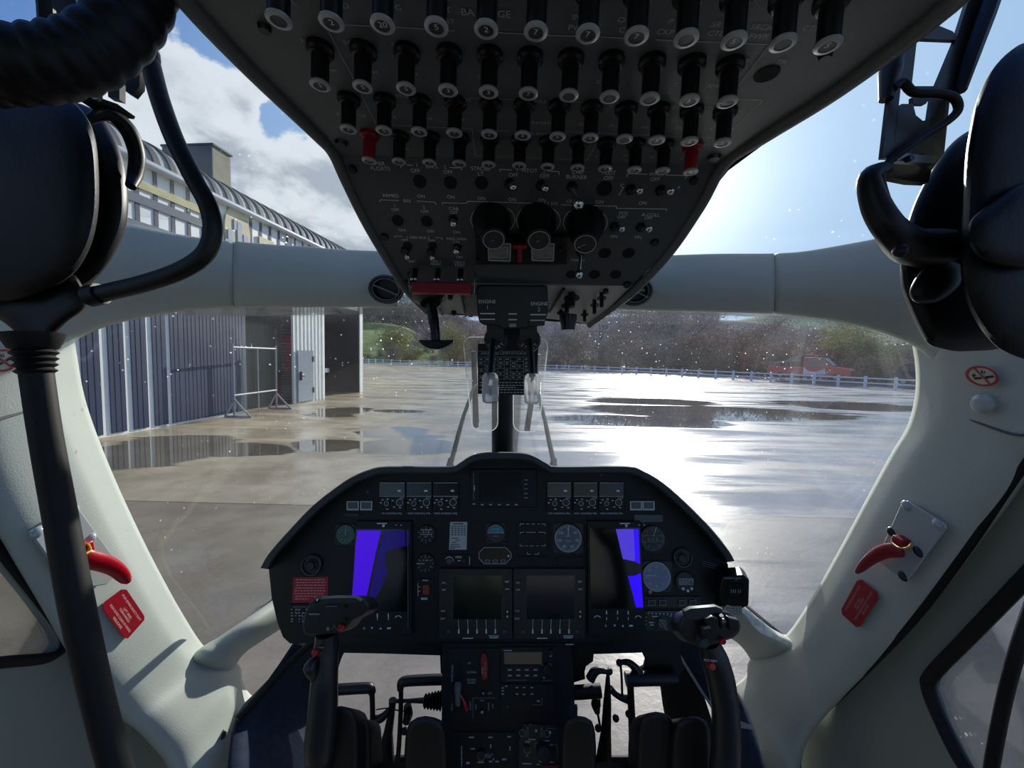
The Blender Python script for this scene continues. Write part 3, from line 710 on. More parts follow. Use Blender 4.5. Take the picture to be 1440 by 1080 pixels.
while x < 1330:                              # front row of thicket
    t = (x-500)/830; fd = 96-57*t
    lowt = 492 if x < 640 else 478 if x < 1225 else 493
    plant(R_.choice(['brown', 'grey', 'brown', 'olive' if x < 660 or x > 1180 else 'brown']), x, lowt+R_.uniform(-10, 10)+ (8 if x > 1050 else 0), fd+R_.uniform(1, 10), R_, 1.7); x += R_.uniform(14, 24)
for x, y, d in ((905, 446, 92), (935, 440, 96), (955, 438, 98), (885, 448, 88), (975, 446, 92), (1110, 452, 120), (790, 446, 85), (815, 438, 90), (845, 436, 86)): plant('grey' if x > 870 else 'pale', x, y, d, R_, 1.3)
for x, y, d, w in ((1190, 474, 52, 1.6), (1175, 480, 50, 1.5), (1210, 484, 50, 1.4), (1262, 499, 46, 1.9), (1290, 497, 44, 1.8), (1325, 496, 44, 1.8), (1185, 462, 56, 1.3), (560, 466, 100, 1.5), (548, 480, 95, 1.4), (640, 464, 96, 1.2), (632, 480, 95, 1.2)): plant('olive', x, y, d, R_, w)
x = 640
while x < 1330:                              # scrub right behind the fence
    t = (x-500)/830; fd = 98-60*t; plant(R_.choice(['russet', 'russet', 'olive' if x > 1150 else 'russet']), x, 503+t*6+R_.uniform(-5, 4), fd+R_.uniform(1, 4), R_, 1.7); x += R_.uniform(9, 15)
for x, y, d, w in ((1235, 505, 42, 1.5), (1222, 498, 44, 1.4), (1250, 508, 41, 1.3), (1130, 490, 48, 1.4), (1100, 492, 50, 1.4)): plant('russet', x, y, d, R_, w)
for k in range(46):                          # woodland on the far slopes
    x = R_.uniform(505, 640) if k < 22 else R_.uniform(960, 1330)
    cy = 424+max(0, x-560)*.2 if x < 700 else 459+max(0, x-1060)*.09
    d = R_.uniform(170, 300); plant('dark' if k % 3 else 'grey', x, cy+(300-d)*.12+R_.uniform(0, 6), d, R_, 1.5)

# ---- parked cars
def car(name, label, cat, gpx, gpy, gd, yaw, prof, wins, L_, Wd, hgt, body, parts):
    pass
def carbody(mb, fr, prof, hw_, mi=0):        # side profile swept across the car's width, shoulders drawn in
    ex, ey, ez, o = fr
    def P(x, y, z): return o + ex*x + ey*y + ez*z
    for yy0, yy1, k0, k1 in ((-hw_, -hw_+.12, .985, 1.0), (-hw_+.12, hw_-.12, 1.0, 1.0), (hw_-.12, hw_, 1.0, .985)):
        zc = .8; a = [P(x, yy0, .25+(z-.25)*k0) for x, z in prof]; b = [P(x, yy1, .25+(z-.25)*k1) for x, z in prof]
        mb.prism(a, [q-p for p, q in zip(a, b)], mi)
glassd = M('car_glass', (60, 70, 80), .15, spec=.8)
tyre = M('tyre', (22, 22, 23), .8); cred = M('pickup_red', (190, 22, 42), .3, coat=.4); cwhite = M('pickup_white', (210, 206, 208), .4); cdark = M('suv_dark', (38, 24, 44), .7, spec=.2)
def wheels(root, fr, xs, hw_, r=.36):
    ex, ey, ez, o = fr
    for x in xs:
        for y in (-hw_, hw_):
            m = MB(); c = o+ex*x+ey*y+ez*r; m.lathe(c-ey*.11, ey, [(r*.7, 0), (r, .03), (r, .19), (r*.7, .22)], 20); w_ = m.build('wheel', tyre, root)
            m = MB(); m.lathe(c-ey*.115, ey, [(r*.55, 0), (r*.55, .23)], 14); m.build('hub', steel, w_)
# red pickup, side on, nose to the right
def fdep(x):                                 # how far ahead the fence stands there
    p = ground(x, 532.5+(x-1000)*.063); return -(RM.transposed() @ (p-CAM)).z
px_l, px_r = at(1084, 520, fdep(1084)+4.5), at(1201, 520, fdep(1201)+4.5)
pd_ = fdep(1140)+4.5; po = (px_l+px_r)/2; po.z = 0.18; ex = (px_r-px_l); ex.z = 0; Lp = ex.length; ex.normalize(); ey = UP.cross(ex); ez = UP
zt = at(1165, 503, pd_).z-.18
kz = zt/1.75; fr = (ex*(Lp/5.2), ey, ez*kz, po)
tk = empty('pickup_truck', po, 'red pickup truck with roof ladder rack and white graphic, parked behind the fence', 'truck')
m = MB(); carbody(m, fr, [(.35, .35), (2.55, .35), (2.6, .85), (2.45, 1.0), (1.55, 1.12), (.95, 1.72), (-.15, 1.75), (-.25, 1.72), (-.25, .35)], .9); m.build('cab', cred, tk)
m = MB(); carbody(m, fr, [(-2.6, .42), (-.28, .42), (-.28, 1.02), (-2.6, 1.02)], .9); m.build('load_bed', cred, tk)
def sidequad(fr, pts, y, mat, nm, root, t=.012):
    ex, ey, ez, o = fr; m = MB(); m.prism([o+ex*x+ey*y+ez*z for x, z in pts], ey*(-t)); return m.build(nm, mat, root)
sidequad(fr, [(.05, 1.1), (.72, 1.1), (.72, 1.62), (.05, 1.62)], -.9, glassd, 'side_window', tk); sidequad(fr, [(.78, 1.1), (1.35, 1.1), (.92, 1.62), (.78, 1.62)], -.9, glassd, 'side_window', tk)
ex_, ey_, ez_, o_ = fr
m = MB(); m.prism([o_+ex_*1.54+ey_*-.8+ez_*1.13, o_+ex_*1.54+ey_*.8+ez_*1.13, o_+ex_*.97+ey_*.74+ez_*1.68, o_+ex_*.97+ey_*-.74+ez_*1.68], (ex_*.02+ez_*.02)); m.build('windscreen', glassd, tk)
sidequad(fr, [(-.2, .5), (.0, .5), (1.2, .55), (1.1, .95), (.6, .7), (.1, .75), (-.2, 1.05)], -.905, cwhite, 'graphic', tk)
m = MB()
for a, b in (((-2.6, 1.05), (-.1, 1.95)), ((-2.5, 1.0), (-2.5, 1.35)), ((-.1, 1.95), (1.0, 1.85)), ((-1.4, 1.0), (-1.4, 1.5)), ((-.4, 1.0), (-.4, 1.95)), ((-2.6, 1.3), (-.1, 1.6))):
    for y in (-.7, .7): m.cyl(o_+ex_*a[0]+ey_*y+ez_*a[1], o_+ex_*b[0]+ey_*y+ez_*b[1], .03, seg=6)
m.build('ladder_rack', steel_w, tk)
m = MB(); m.box(o_+ex_*2.5+ey_*-.6+ez_*.85, ex_*.08, ey_*.2, ez_*.08); m.build('headlamp', cwhite, tk)
m = MB(); m.box(o_+ex_*-.34+ez_*1.2, ex_*.05, ey_*.85, ez_*.62); m.build('headboard', dark, tk)
wheels(tk, fr, (-1.7, 1.75), .82)
# dark estate car
a, b = at(1257, 530, fdep(1257)+5), at(1350, 530, fdep(1350)+5)
pd_ = fdep(1290)+5; po = (a+b)/2; po.z = .18; ex = b-a; ex.z = 0; Ls = ex.length; ex.normalize(); ey = UP.cross(ex)
zt = at(1290, 511, pd_).z-.18; fr = (ex*(Ls/4.7), ey, UP*(zt/1.7), po)
sv = empty('estate_car', po, 'dark purple-black estate car parked behind the fence, right of the pickup', 'car')
m = MB(); carbody(m, fr, [(-2.3, .35), (2.3, .35), (2.35, .8), (2.2, .98), (1.3, 1.08), (.6, 1.62), (.1, 1.7), (-1.6, 1.66), (-2.1, 1.15), (-2.35, 1.0)], .92); m.build('body', cdark, sv)
for pts in ([(-1.85, 1.12), (-1.15, 1.12), (-1.15, 1.52), (-1.55, 1.52)], [(-1.05, 1.12), (-.15, 1.12), (-.15, 1.56), (-1.05, 1.54)], [(-.05, 1.12), (.95, 1.12), (.5, 1.54), (-.05, 1.56)]):
    sidequad(fr, pts, -.925, glassd, 'side_window', sv)
ex_, ey_, ez_, o_ = fr
m = MB(); m.prism([o_+ex_*-2.07+ey_*-.75+ez_*1.2, o_+ex_*-2.07+ey_*.75+ez_*1.2, o_+ex_*-1.66+ey_*.7+ez_*1.62, o_+ex_*-1.66+ey_*-.7+ez_*1.62], ex_*-.03+ez_*.03); m.build('rear_window', M('rear_glass', (26, 28, 34), .6, spec=.2), sv)
m = MB(); m.tube([o_+ex_*x+ey_*-.7+ez_*z for x, z in ((-1.6, 1.72), (-1.4, 1.78), (.1, 1.80), (.4, 1.74))], .025, 6); m.build('roof_rail', steel_w, sv)
m = MB(); m.box(o_+ex_*-2.2+ey_*-.75+ez_*1.0, ex_*.14, ey_*.16, ez_*.08); m.build('headlamp', cwhite, sv)
wheels(sv, fr, (-1.5, 1.5), .84)
# ------------------------------------------------------------------ overhead console
capA, capB, capC = at(392, 28, .1927), at(1164, 64, .1927), at(745, 234, .329)
CAPP = PL(capA, capB, capC)
CH = .0225
UPP = PL(capA-CAPP.n*CH, capB-CAPP.n*CH, capC-CAPP.n*CH)         # face that carries the breakers
b0, b1 = UPP.P(465, 217), UPP.P(1018, 233)
bm = UPP.P(745, 238); low = at(735, 401, .4976)
LOW = PL(b0, b1, low)                                            # face that carries the switches
f0, f1 = LOW.P(566, 399), LOW.P(900, 401)
FRO = PL(f0, f1, at(735, 452, .625))                             # forward underside
con = empty('overhead_console', bm, 'dark grey overhead console full of circuit breakers, switches and knobs', 'aircraft console')
def plate(name, pl, pts, th, mat, mats=None):
    mb = MB(); pl.poly(mb, pts, -th, 0); return mb.build(name, mat, con)
plate('breaker_panel', UPP, [(205, -60), (1395, -60), (1350, 0), (1190, 118), (1018, 233), (465, 217), (350, 98), (255, 0)], .03, consm)
plate('switch_panel', LOW, [(463, 216), (1020, 232), (985, 292), (945, 348), (888, 402), (572, 400), (560, 388), (520, 318)], .03, cons2)
lowm = M('console_pale', (176, 180, 172), .4)
plate('forward_panel', FRO, [(570, 398), (890, 401), (832, 456), (805, 452), (768, 448), (765, 404), (672, 404), (676, 446), (640, 440), (604, 442)], .02, lowm)
# bevelled padded lip along both edges
def lip(pts, r):
    mb = MB(); c0_ = sum(pts, V((0, 0, 0)))/len(pts); pts = [p + (V((0, 0, 0)) if abs(p.x) < .01 else V((-.0035 if p.x > 0 else .0035, 0, 0))) for p in pts]; mb.tube(smooth(pts, 5), .0052, 10); return mb.build('edge_trim', M('console_trim', (92, 96, 94), .45, bump=.2, bscale=400), con)
lip([UPP.P(215, -60, .001), UPP.P(251, 0, .001), UPP.P(346, 100, .001), UPP.P(440, 190, .001), UPP.P(463, 215, .001), LOW.P(482, 256, .0), LOW.P(514, 320, .0), LOW.P(556, 390, .0), FRO.P(572, 412), FRO.P(604, 444)], [.0065]*46)
lip([UPP.P(1400, -60, .001), UPP.P(1350, 3, .001), UPP.P(1190, 124, .001), UPP.P(1085, 190, .001), UPP.P(1024, 231, .001), LOW.P(990, 290, .0), LOW.P(945, 356, .0), LOW.P(897, 408, .0), FRO.P(872, 428), FRO.P(832, 457)], [.0065]*46)
# body of the console above its faces
mb = MB()
ring0 = [UPP.P(205, -60, -.01), UPP.P(255, 0, -.01), UPP.P(467, 222, -.01), LOW.P(560, 390, -.01), FRO.P(606, 440, -.01), FRO.P(832, 456, -.01), LOW.P(893, 402, -.01), UPP.P(1024, 240, -.01), UPP.P(1350, 0, -.01), UPP.P(1395, -60, -.01)]
top = [V((p.x*.90, p.y, p.z+.05)) for p in ring0]
mb.grid([ring0+ring0[:1], top+top[:1]]); mb.grid([[top[i], top[-1-i]] for i in range(5)]); mb.build('housing', dark, con)

# circuit breakers
rows = [([392, 466, 538, 613.6, 683.6, 753.6, 826.6, 895, 965, 1032, 1101, 1164], 28, 64, ['', '2', '20', '5', '2', '7', '7', '7', '', '5', '', '5']),
        ([450, 510, 571, 630, 687, 743, 800, 857, 913.5, 969, 1022.6], 120, 144, ['5', '5', '5', '3', '3', '7', '', '', '', '5', '']),
        ([490, 540, 589.5, 639, 688, 735, 784, 830, 878, 923.5, 969.5, 1016], 182, 201, ['3', '5', '5', '7', '2', '5', '5', '5', '', '3', '3', '5']),
        ([519, 561, 604, 646, 687, 730, 770, 812, 851, 892, 931.6, 971], 226, 242, ['10', '3', '5', '7', '5', '3', '', '2', '3', '3', '5', '3'])]
rimm = M('breaker_rim', (176, 180, 178), .35, .4); capm = M('breaker_cap', (46, 50, 50), .4); redb = M('red_breaker', (150, 22, 38), .4)
stemm = M('breaker_black', (13, 13, 14), .35)
for ri, (xs, y0, y1, nums) in enumerate(rows):
    for i, x in enumerate(xs):
        y = y0+(y1-y0)*(x-xs[0])/(xs[-1]-xs[0])
        c = CAPP.P(x, y); base = c - CAPP.n*CH; n = CAPP.n; r = .0052
        red = ri == 3 and i in (0, 11)
        mb = MB(); mb.lathe(base, n, [(.0082, 0), (.0082, .0030), (.0066, .0045), (.0066, .0052), (r, .0056), (r, .0212), (r*1.04, .0214)], 18)
        br = mb.build('circuit_breaker', redb if red else stemm, con, label='red circuit breaker stem' if red else None)
        mb = MB(); mb.lathe(base, n, [(r, .0212), (r*1.16, .0218), (r*1.16, .0228), (r*.9, .0234), (r*.74, .0234), (r*.72, .0226)], 20); mb.build('rim', rimm, br)
        mb = MB(); mb.lathe(base, n, [(r*.72, .0220), (r*.70, .0230)], 18)
        t = nums[i]
        if t:
            pl = PL(base+n*.0231, base+n*.0231+CAPP.ex, base+n*.0231-CAPP.ey)
            CAPP.text(mb, t, x, y, r/CAPP.k(x, y)*.62, 1, .0012)
        mb.build('button', [capm, ink], br)
# unused openings and screws
mb = MB()
for x, y, r in ((1078, 105, 16), ): UPP.disc(mb, x, y, r, -.002, .0006)
mb.build('hole_plug', M('hole_black', (3, 3, 3), .8), con)
for x, y, pl in ((1160, 84, UPP), (1004, 225, UPP), (372, 45, UPP), (480, 205, UPP), (495, 240, LOW), (976, 256, LOW), (540, 335, LOW), (921, 343, LOW), (882, 402, LOW), (575, 399, LOW)):
    mb = MB(); pl.disc(mb, x, y, 9 if pl is UPP else 6, 0, .003, taper=.8, seg=14); mb.build('screw', plastic, con)
# lettering
mb = MB(); T = lambda s, x, y, h, **k: UPP.text(mb, s, x, y, h, 0, .0006, **k)
for s, x, y, h in (('AUTO', 438, 58, 8), ('FORCE', 501, 61, 8), ('FUEL', 564, 64, 8), ('EDU', 627, 67, 8), ('DAU', 686, 70, 8), ('ECU', 746, 73, 8), ('ECU', 807, 76, 7.5), ('DAU', 868, 78, 7.5), ('EDU', 925, 80, 7.5), ('GOV', 984, 82, 7.5), ('SPKR', 1041, 85, 7.5), ('TFI', 1099, 87, 7.5),
                   ('L', 414, 4, 8), ('D', 486, 8, 9), ('G', 560, 11, 9), ('T', 630, 14, 9), ('RT', 633, 30, 8), ('BA', 658, 17, 11), ('GE', 709, 20, 11), ('IN', 811, 24, 9), ('PW', 809, 39, 9), ('O', 874, 28, 9), ('C', 875, 42, 9), ('P', 944, 30, 9), ('CKPT', 940, 45, 9), ('SR', 1008, 34, 9), ('CTL', 1007, 47, 9), ('SRCH', 1072, 38, 9), ('PWR', 1068, 51, 9), ('CTR', 1142, 40, 9),
                   ('M', 470, 100, 7), ('M', 528, 102, 7), ('D', 584, 104, 7), ('CH', 676, 108, 6), ('C', 842, 115, 7), ('C', 951, 119, 7), ('AMP', 1004, 121, 7),
                   ('ATT', 482, 134, 7), ('FUEL SYS 1', 582, 136, 7.5), ('FIRE', 760, 143, 7), ('FUEL SYS 2', 934, 150, 6.5), ('HYD', 1031, 156, 6.5), ('II', 659, 140, 6), ('II', 859, 149, 6),
                   ('P', 476, 161, 6), ('GE', 510, 163, 6), ('Y', 555, 165, 6), ('VE', 604, 167, 6), ('P', 652, 169, 6), ('EXTING', 763, 173, 6), ('D', 818, 175, 6), ('PU', 862, 177, 6), ('VA', 907, 179, 6), ('CL', 956, 180, 6), ('S', 1001, 181, 6),
                   ('STARTER GEN 1', 580, 186, 6.5), ('ESS BUS', 754, 188, 6.5), ('STARTER GEN 2', 912, 199, 6), ('ET', 574, 210, 4), ('ST', 616, 210, 4), ('F', 614, 217, 4), ('E', 656, 213, 4), ('R', 839, 220, 4.5), ('SR', 879, 219, 4.5), ('M', 880, 226, 4), ('RE', 918, 221, 4.5), ('E', 960, 223, 4.5)):
    T(s, x, y, h)
for pts in ([(480, 35), (530, 37)], [(553, 38), (600, 41)], [(628, 43), (640, 43.5)], [(700, 46), (742, 48)], [(770, 50), (812, 51)], [(845, 52), (882, 54)], [(922, 56), (1082, 63), (1038, 121)], [(462, 44), (497, 111)], [(507, 132), (529, 175)],
            [(524, 132), (543, 133)], [(622, 136), (656, 138), (656, 144)], [(661, 144), (661, 138), (740, 141)], [(775, 143), (893, 146)], [(968, 150), (1003, 151), (1001, 155)], [(1037, 140), (1073, 141), (1028, 184)],
            [(500, 183), (530, 184)], [(551, 176), (664, 181), (668, 219), (762, 222)], [(672, 184), (716, 184)], [(793, 185), (1003, 194)], [(632, 189), (660, 190), (662, 195)], [(842, 196), (826, 225), (782, 224)], [(842, 197), (890, 198)], [(955, 200), (998, 202), (996, 206)]):
    UPP.path(mb, pts, .00055, .0005)
mb.build('breaker_lettering', inkd, con)
mb = MB(); T = lambda s, x, y, h, **k: LOW.text(mb, s, x, y, h, 0, .0006, **k)
for s, x, y, h in (('TIMER', 531, 230, 5.5), ('FLOATS', 535, 237, 5.5), ('1', 586, 232, 5), ('OFF', 584, 240, 5.5), ('EAPS', 607, 234, 5.5), ('2', 626, 235, 5), ('OFF', 630, 242, 5.5), ('STROBE', 676, 237, 5.5), ('LT', 676, 244.5, 5.5), ('1', 727, 239, 5), ('PITOT', 745, 240, 5.5), ('2', 765, 241, 5), ('OFF', 722, 246, 5.5), ('OFF', 766, 247.5, 5.5),
                   ('CHIP', 813, 242, 5.5), ('BURNER', 811, 249, 5.5), ('PLDT', 857, 243, 5.5), ('OFF', 856, 250.5, 5.5), ('WIPER', 923, 245, 5), ('OFF', 921, 252, 5.5),
                   ('ARMED', 549, 275, 5), ('ON', 592, 276, 5), ('ON', 634, 277, 5), ('ON', 677, 279, 5), ('ON', 720, 280.5, 5), ('ON', 762, 281.5, 5), ('ON', 802, 283, 5), ('ON', 843, 284, 5), ('ON', 904, 285.5, 5), ('C', 875, 261, 5), ('P', 955, 264, 5),
                   ('INV', 573, 282.5, 5), ('1', 555, 289.5, 4.5), ('OFF', 556, 295, 4.5), ('2', 596, 291.5, 4.5), ('OFF', 597, 297.5, 4.5), ('CAB', 638, 293.5, 5), ('OFF', 638, 299, 4.5), ('PED', 694, 289.5, 5), ('INST PNL', 758, 291.5, 5), ('LT SYS', 775, 286.5, 4.5), ('OVHD CSL', 828, 293.5, 5), ('POS', 877, 300, 5), ('OFF', 874, 305.5, 4.5), ('A-COLL', 915, 302, 5), ('OFF', 912, 306.5, 4.5),
                   ('ON', 863, 332.5, 4.5), ('ON', 897, 333.5, 4.5), ('ON', 565, 323.5, 4.5), ('ON', 605, 325, 4.5), ('ON', 642, 326.5, 4.5), ('1 GEN BUS 2', 588, 334, 4.2), ('OFF', 569, 337.5, 4), ('OFF', 607, 338.5, 4), ('PASS WRN', 642, 336, 4.2), ('LTS', 642, 340.5, 4.2), ('ON', 646, 361.5, 4), ('BAT', 580, 367.5, 4), ('GEN 1', 613, 367.5, 3.8), ('RESET', 613, 371.5, 3.8), ('GEN 2', 646, 369, 3.8), ('RESET', 647, 373, 3.8), ('FIRE EXTINGUISHER', 731, 369.5, 4.2), ('TORCH', 812, 366, 4)):
    T(s, x, y, h)
for pts in ([(572, 232), (581, 232.5)], [(564, 233), (564, 236)], [(632, 235.5), (643, 236), (649, 236), (649, 240)], [(703, 242), (703, 238), (720, 239)], [(770, 240.5), (786, 241.5), (786, 246)], [(881, 249), (883, 244), (910, 245)], [(936, 246), (966, 247), (964, 251)],
            [(534, 284), (535, 281), (561, 282)], [(586, 282.5), (612, 284.5), (613, 288)], [(622, 288), (622, 285), (656, 286), (657, 283), (760, 286)], [(789, 288), (867, 290), (867, 293), (938, 294), (937, 297)],
            [(555, 334.5), (555, 332), (566, 332.5)], [(612, 334), (621, 334.5), (622, 338)], [(877, 263), (870, 275)]):
    LOW.path(mb, pts, .0007, .0005)
for cx, cy, r in ((693, 309, 31), (757, 310, 31), (823, 313, 31)):
    for a0, a1 in ((radians(-50), radians(48)), (radians(132), radians(230))):
        LOW.path(mb, [(cx+r*cos(a0+(a1-a0)*k/10), cy-r*.72*sin(a0+(a1-a0)*k/10)) for k in range(11)], .0007, .0005)
mb.build('switch_lettering', ink, con)
# toggles
def toggle(px, py, bx, by, r=.0042, ln=None, chromeball=True):   # ball seen at px,py; root at bx,by
    root = LOW.P(bx, by); tip = LOW.P(px, py, ln or .016)
    mb = MB(); mb.lathe(root, LOW.n, [(.0055, 0), (.0055, .002), (.0042, .004), (.003, .005)], 6); s = mb.build('toggle_switch', dsteel, con)
    mb = MB(); d = (tip-root).normalized(); mb.cyl(root+LOW.n*.002, tip, r*.42, r*.62, 10); mb.ball(tip, r, 14, 0, d, 1.15); mb.build('lever', chrome, s)
for t in ((722, 262, 717, 258), (767, 264, 761, 260), (899, 267, 887, 266), (942, 268, 929, 267), (638, 314, 637, 308), (642, 353, 643, 347), (874, 321, 864, 318), (912, 321, 901, 319)): toggle(*t)
toggle(813, 285, 804, 262, .0062, .024)
toggle(814.5, 385, 817, 355, .0048, .022)
for t in ((573, 361, 570, 352), (608, 362, 606, 354)): toggle(*t, .0035, .008)
mb = MB()
for x, y, r in ((590, 256, 9), (633, 258, 9), (677, 258, 9), (850, 266, 10.5), (559, 311, 8), (600, 312, 8), (573, 346, 6), (608, 346, 6)):
    m2 = MB(); LOW.disc(m2, x, y, r, -.001, .0012, 0, 20); m2.build('blank_plug', MATS['hole_black'], con)
for x, y, r in ((850.5, 356.5, 8.5), (884, 356.5, 8.5), (803, 386.5, 7), (836, 386.5, 7.5), (866, 386.5, 7.5)):
    m2 = MB(); LOW.disc(m2, x, y, r, -.001, .0008, 0, 20); m2.build('blank_plug', MATS['hole_black'], con)
# dimmer knobs
kf = M('knob_face', (36, 40, 41), .4)
for bx, by, fx, fy, name in ((691, 308, 694, 337, ''), (755, 309, 758, 338, ''), (823, 312, 823, 343, '')):
    b = LOW.P(bx, by); c = LOW.P(fx, fy, .036); d = LOW.n
    mb = MB(); d = (c-b); L_ = d.length; mb.lathe(b, d, [(.0205, 0), (.0200, L_*.35), (.0165, L_*.55), (.0125, L_*.98), (.0115, L_)], 28); k = mb.build('dimmer_knob', stemm, con)
    mb = MB(); mb.lathe(c, d, [(.0110, -.0005), (.0108, .0006)], 26); nn = d.normalized()
    mb.ring(c+nn*.0008, nn, .0108, .00035, 26, 1); ar = (LOW.ex*-.8-LOW.ey*.45).normalized()
    q = nn.cross(ar); e = c+nn*.0009
    mb.add([e+ar*.009, e+q*.0004, e-q*.0004], [(0, 1, 2)], 1); mb.add([e+ar*.009, e+ar*.006+q*.0018, e+ar*.0065], [(0, 1, 2)], 1)
    mb.build('knob_face', [kf, inkd], k)
# fire-extinguisher module with two clear guards and the red selector
mb = MB(); LOW.rect(mb, 669, 333, 797, 372, 0, .006); fx = mb.build('extinguisher_module', panelm, con)
cg = Mglass('guard_glass', (.8, .84, .84), 0, haze=.35, refl=2)
for x0, x1 in ((686, 718), (747, 779)):
    mb = MB(); LOW.rect(mb, x0+3, 345, x1-3, 363, .006, .014); bt = mb.build('guarded_button', M('button_grey', (62, 68, 68), .5), fx)
    mb = MB()
    for a, b in (((x0, 342), (x1, 343)), ((x1, 343), (x1-1, 367)), ((x1-1, 367), (x0+2, 366)), ((x0+2, 366), (x0, 342))): mb.tube([LOW.P(*a, .018), LOW.P(*b, .018)], .0009, 6)
    for a, b in (((x0+4, 347), (x1-4, 347)), ((x1-4, 347), (x1-5, 362)), ((x1-5, 362), (x0+5, 362)), ((x0+5, 362), (x0+4, 347))): mb.tube([LOW.P(*a, .0185), LOW.P(*b, .0185)], .0004, 5)
    mb.build('guard_frame', M('guard_edge', (150, 158, 156), .3), fx)
    mb = MB(); LOW.rect(mb, x0, 342, x1, 367, .0165, .018); mb.build('clear_guard', cg, fx)
mb = MB(); c = LOW.P(731, 349, .012)
LOW.rect(mb, 721, 345, 741, 350, .010, .014); LOW.rect(mb, 728, 349, 734, 369, .010, .014); mb.build('red_selector', redd, fx)
for x, y in ((672, 336), (794, 336), (672, 368), (778, 371), (788, 352)):
    mb = MB(); LOW.disc(mb, x, y, 3.5, .006, .009, taper=.7, seg=12); mb.build('fixing', dsteel, fx)
# red gang bar over three generator switches
g = LOW
mb = MB(); y0, y1 = 399, 415
a = [LOW.P(580, 398, .020), LOW.P(663, 399, .020)]
ctr = (a[0]+a[1])/2; hx = (a[1]-a[0])/2
mb.box(ctr-RM @ V((0, .0065, 0)), hx, RM @ V((0, .0066, 0)), RM @ V((0, 0, .006))); gb = mb.build('gang_bar', redd, con)
bv = gb.modifiers.new('b', 'BEVEL'); bv.width = .0015; bv.segments = 2
for x in (584, 616, 648):
    mb = MB(); r0 = LOW.P(x, 380); t0 = a[0].lerp(a[1], (x-580)/83)+RM @ V((0, .003, .004)); mb.cyl(r0, t0, .0035, .003, 10); s = mb.build('toggle_switch', stemm, con)
    mb = MB(); mb.ball(t0+RM @ V((-.0022, 0, .004)), .0021, 10); mb.ball(t0+RM @ V((.0022, 0, .004)), .0021, 10); mb.build('lever_tip', chrome, s)
for x0, s in ((575, -1), (667, 1)):
    mb = MB(); mb.tube(smooth([LOW.P(x0-2*s, 382), LOW.P(x0+1.5*s, 386, .008), a[0 if s < 0 else 1]+RM @ V((s*.004, .004, 0)), a[0 if s < 0 else 1]+RM @ V((s*.003, -.012, 0))], 4), .0010, 6); mb.build('guard_bracket', acrylc if False else steel, con)
# forward underside: bolts at left, stalked switches at right
for x, y in ((633, 421), (659, 424), (638, 443), (662, 445), (587, 424)):
    mb = MB(); FRO.disc(mb, x, y, 4, 0, .006, seg=8, taper=.8); mb.build('bolt', plastic, con)
mb = MB()
for a, b in (((604, 404), (622, 442)), ((646, 404), (655, 444))): mb.tube([FRO.P(*a, .004), FRO.P(*b, .004)], .0022, 6)
mb.build('stiffener', M('stiffener_grey', (90, 94, 92), .5), con)
mb = MB(); FRO.rect(mb, 655, 414, 671, 444, .001, .012); mb.build('bracket', M('bracket_grey', (112, 116, 112), .5), con)
def stalk(x, y0, y1, r, col=True):
    mb = MB(); a = FRO.P(x, y0); b = at(x, y1, (RM.transposed() @ (a-CAM)).z*-1-.004); mb.cyl(a, b, r, r*.9, 12); s = mb.build('stalk_switch', stemm, con)
    if col: m2 = MB(); q = a.lerp(b, .35); m2.lathe(q, b-a, [(r*2.2, 0), (r*2.2, .0012)], 16); m2.build('washer', dsteel, s)
    m2 = MB(); m2.lathe(b, a-b, [(r*.75, -.0012), (r*.75, .001)], 12); m2.build('tip', steel, s)
for x, y0, y1, r in ((789, 436, 446, .0028), (797, 424, 440, .0035), (822, 437, 452, .0026), (836, 422, 441, .0028), (846, 412, 432, .0028), (804, 412, 431, .0048)): stalk(x, y0, y1, r)
mb = MB(); a = FRO.P(799, 437, .003); dd = -(RM.transposed() @ (a-CAM)).z-.012; mb.lathe(at(799, 443, dd), at(799, 462, dd)-at(799, 443, dd), [(.0125, 0), (.0125, .006), (.0100, .017), (.0095, .022)], 20); mb.build('rotary_knob', stemm, con)
mb = MB(); FRO.disc(mb, 852, 412, 4, 0, .005, seg=8); mb.build('bolt', plastic, con)
mb = MB(); mb.tube([FRO.P(793, 406, .004), FRO.P(773, 438, .004)], .0022, 6); mb.build('stiffener', stemm, con)
# T-shaped release handle
mb = MB(); q = [at(600, 412, .54), at(606, 430, .535), at(611, 458, .53), at(613, 480, .53)]
mb.tube(smooth(q, 5), [.0075]*10+[.0068]*6, 12); 
gp = [(588, 477.5), (600, 478), (607, 478), (619, 478), (626, 478), (638.5, 477.5), (637, 481), (630, 485.5), (620, 490), (613, 491), (604, 490), (595, 486), (589, 481)]
pts = [at(x, y, .522) for x, y in gp]; mb.prism(pts, RM @ V((0, 0, -.014))); th_ = mb.build('pull_handle', plastic, con); bv = th_.modifiers.new('b', 'BEVEL'); bv.width = .002; bv.segments = 2; bv.limit_method = 'ANGLE'
mb = MB(); mb.lathe(at(603, 408, .54), at(606, 430, .53)-at(603, 408, .54), [(.026, 0), (.026, .008), (.019, .014), (.014, .022)], 20); mb.build('handle_boot', plastic, con)

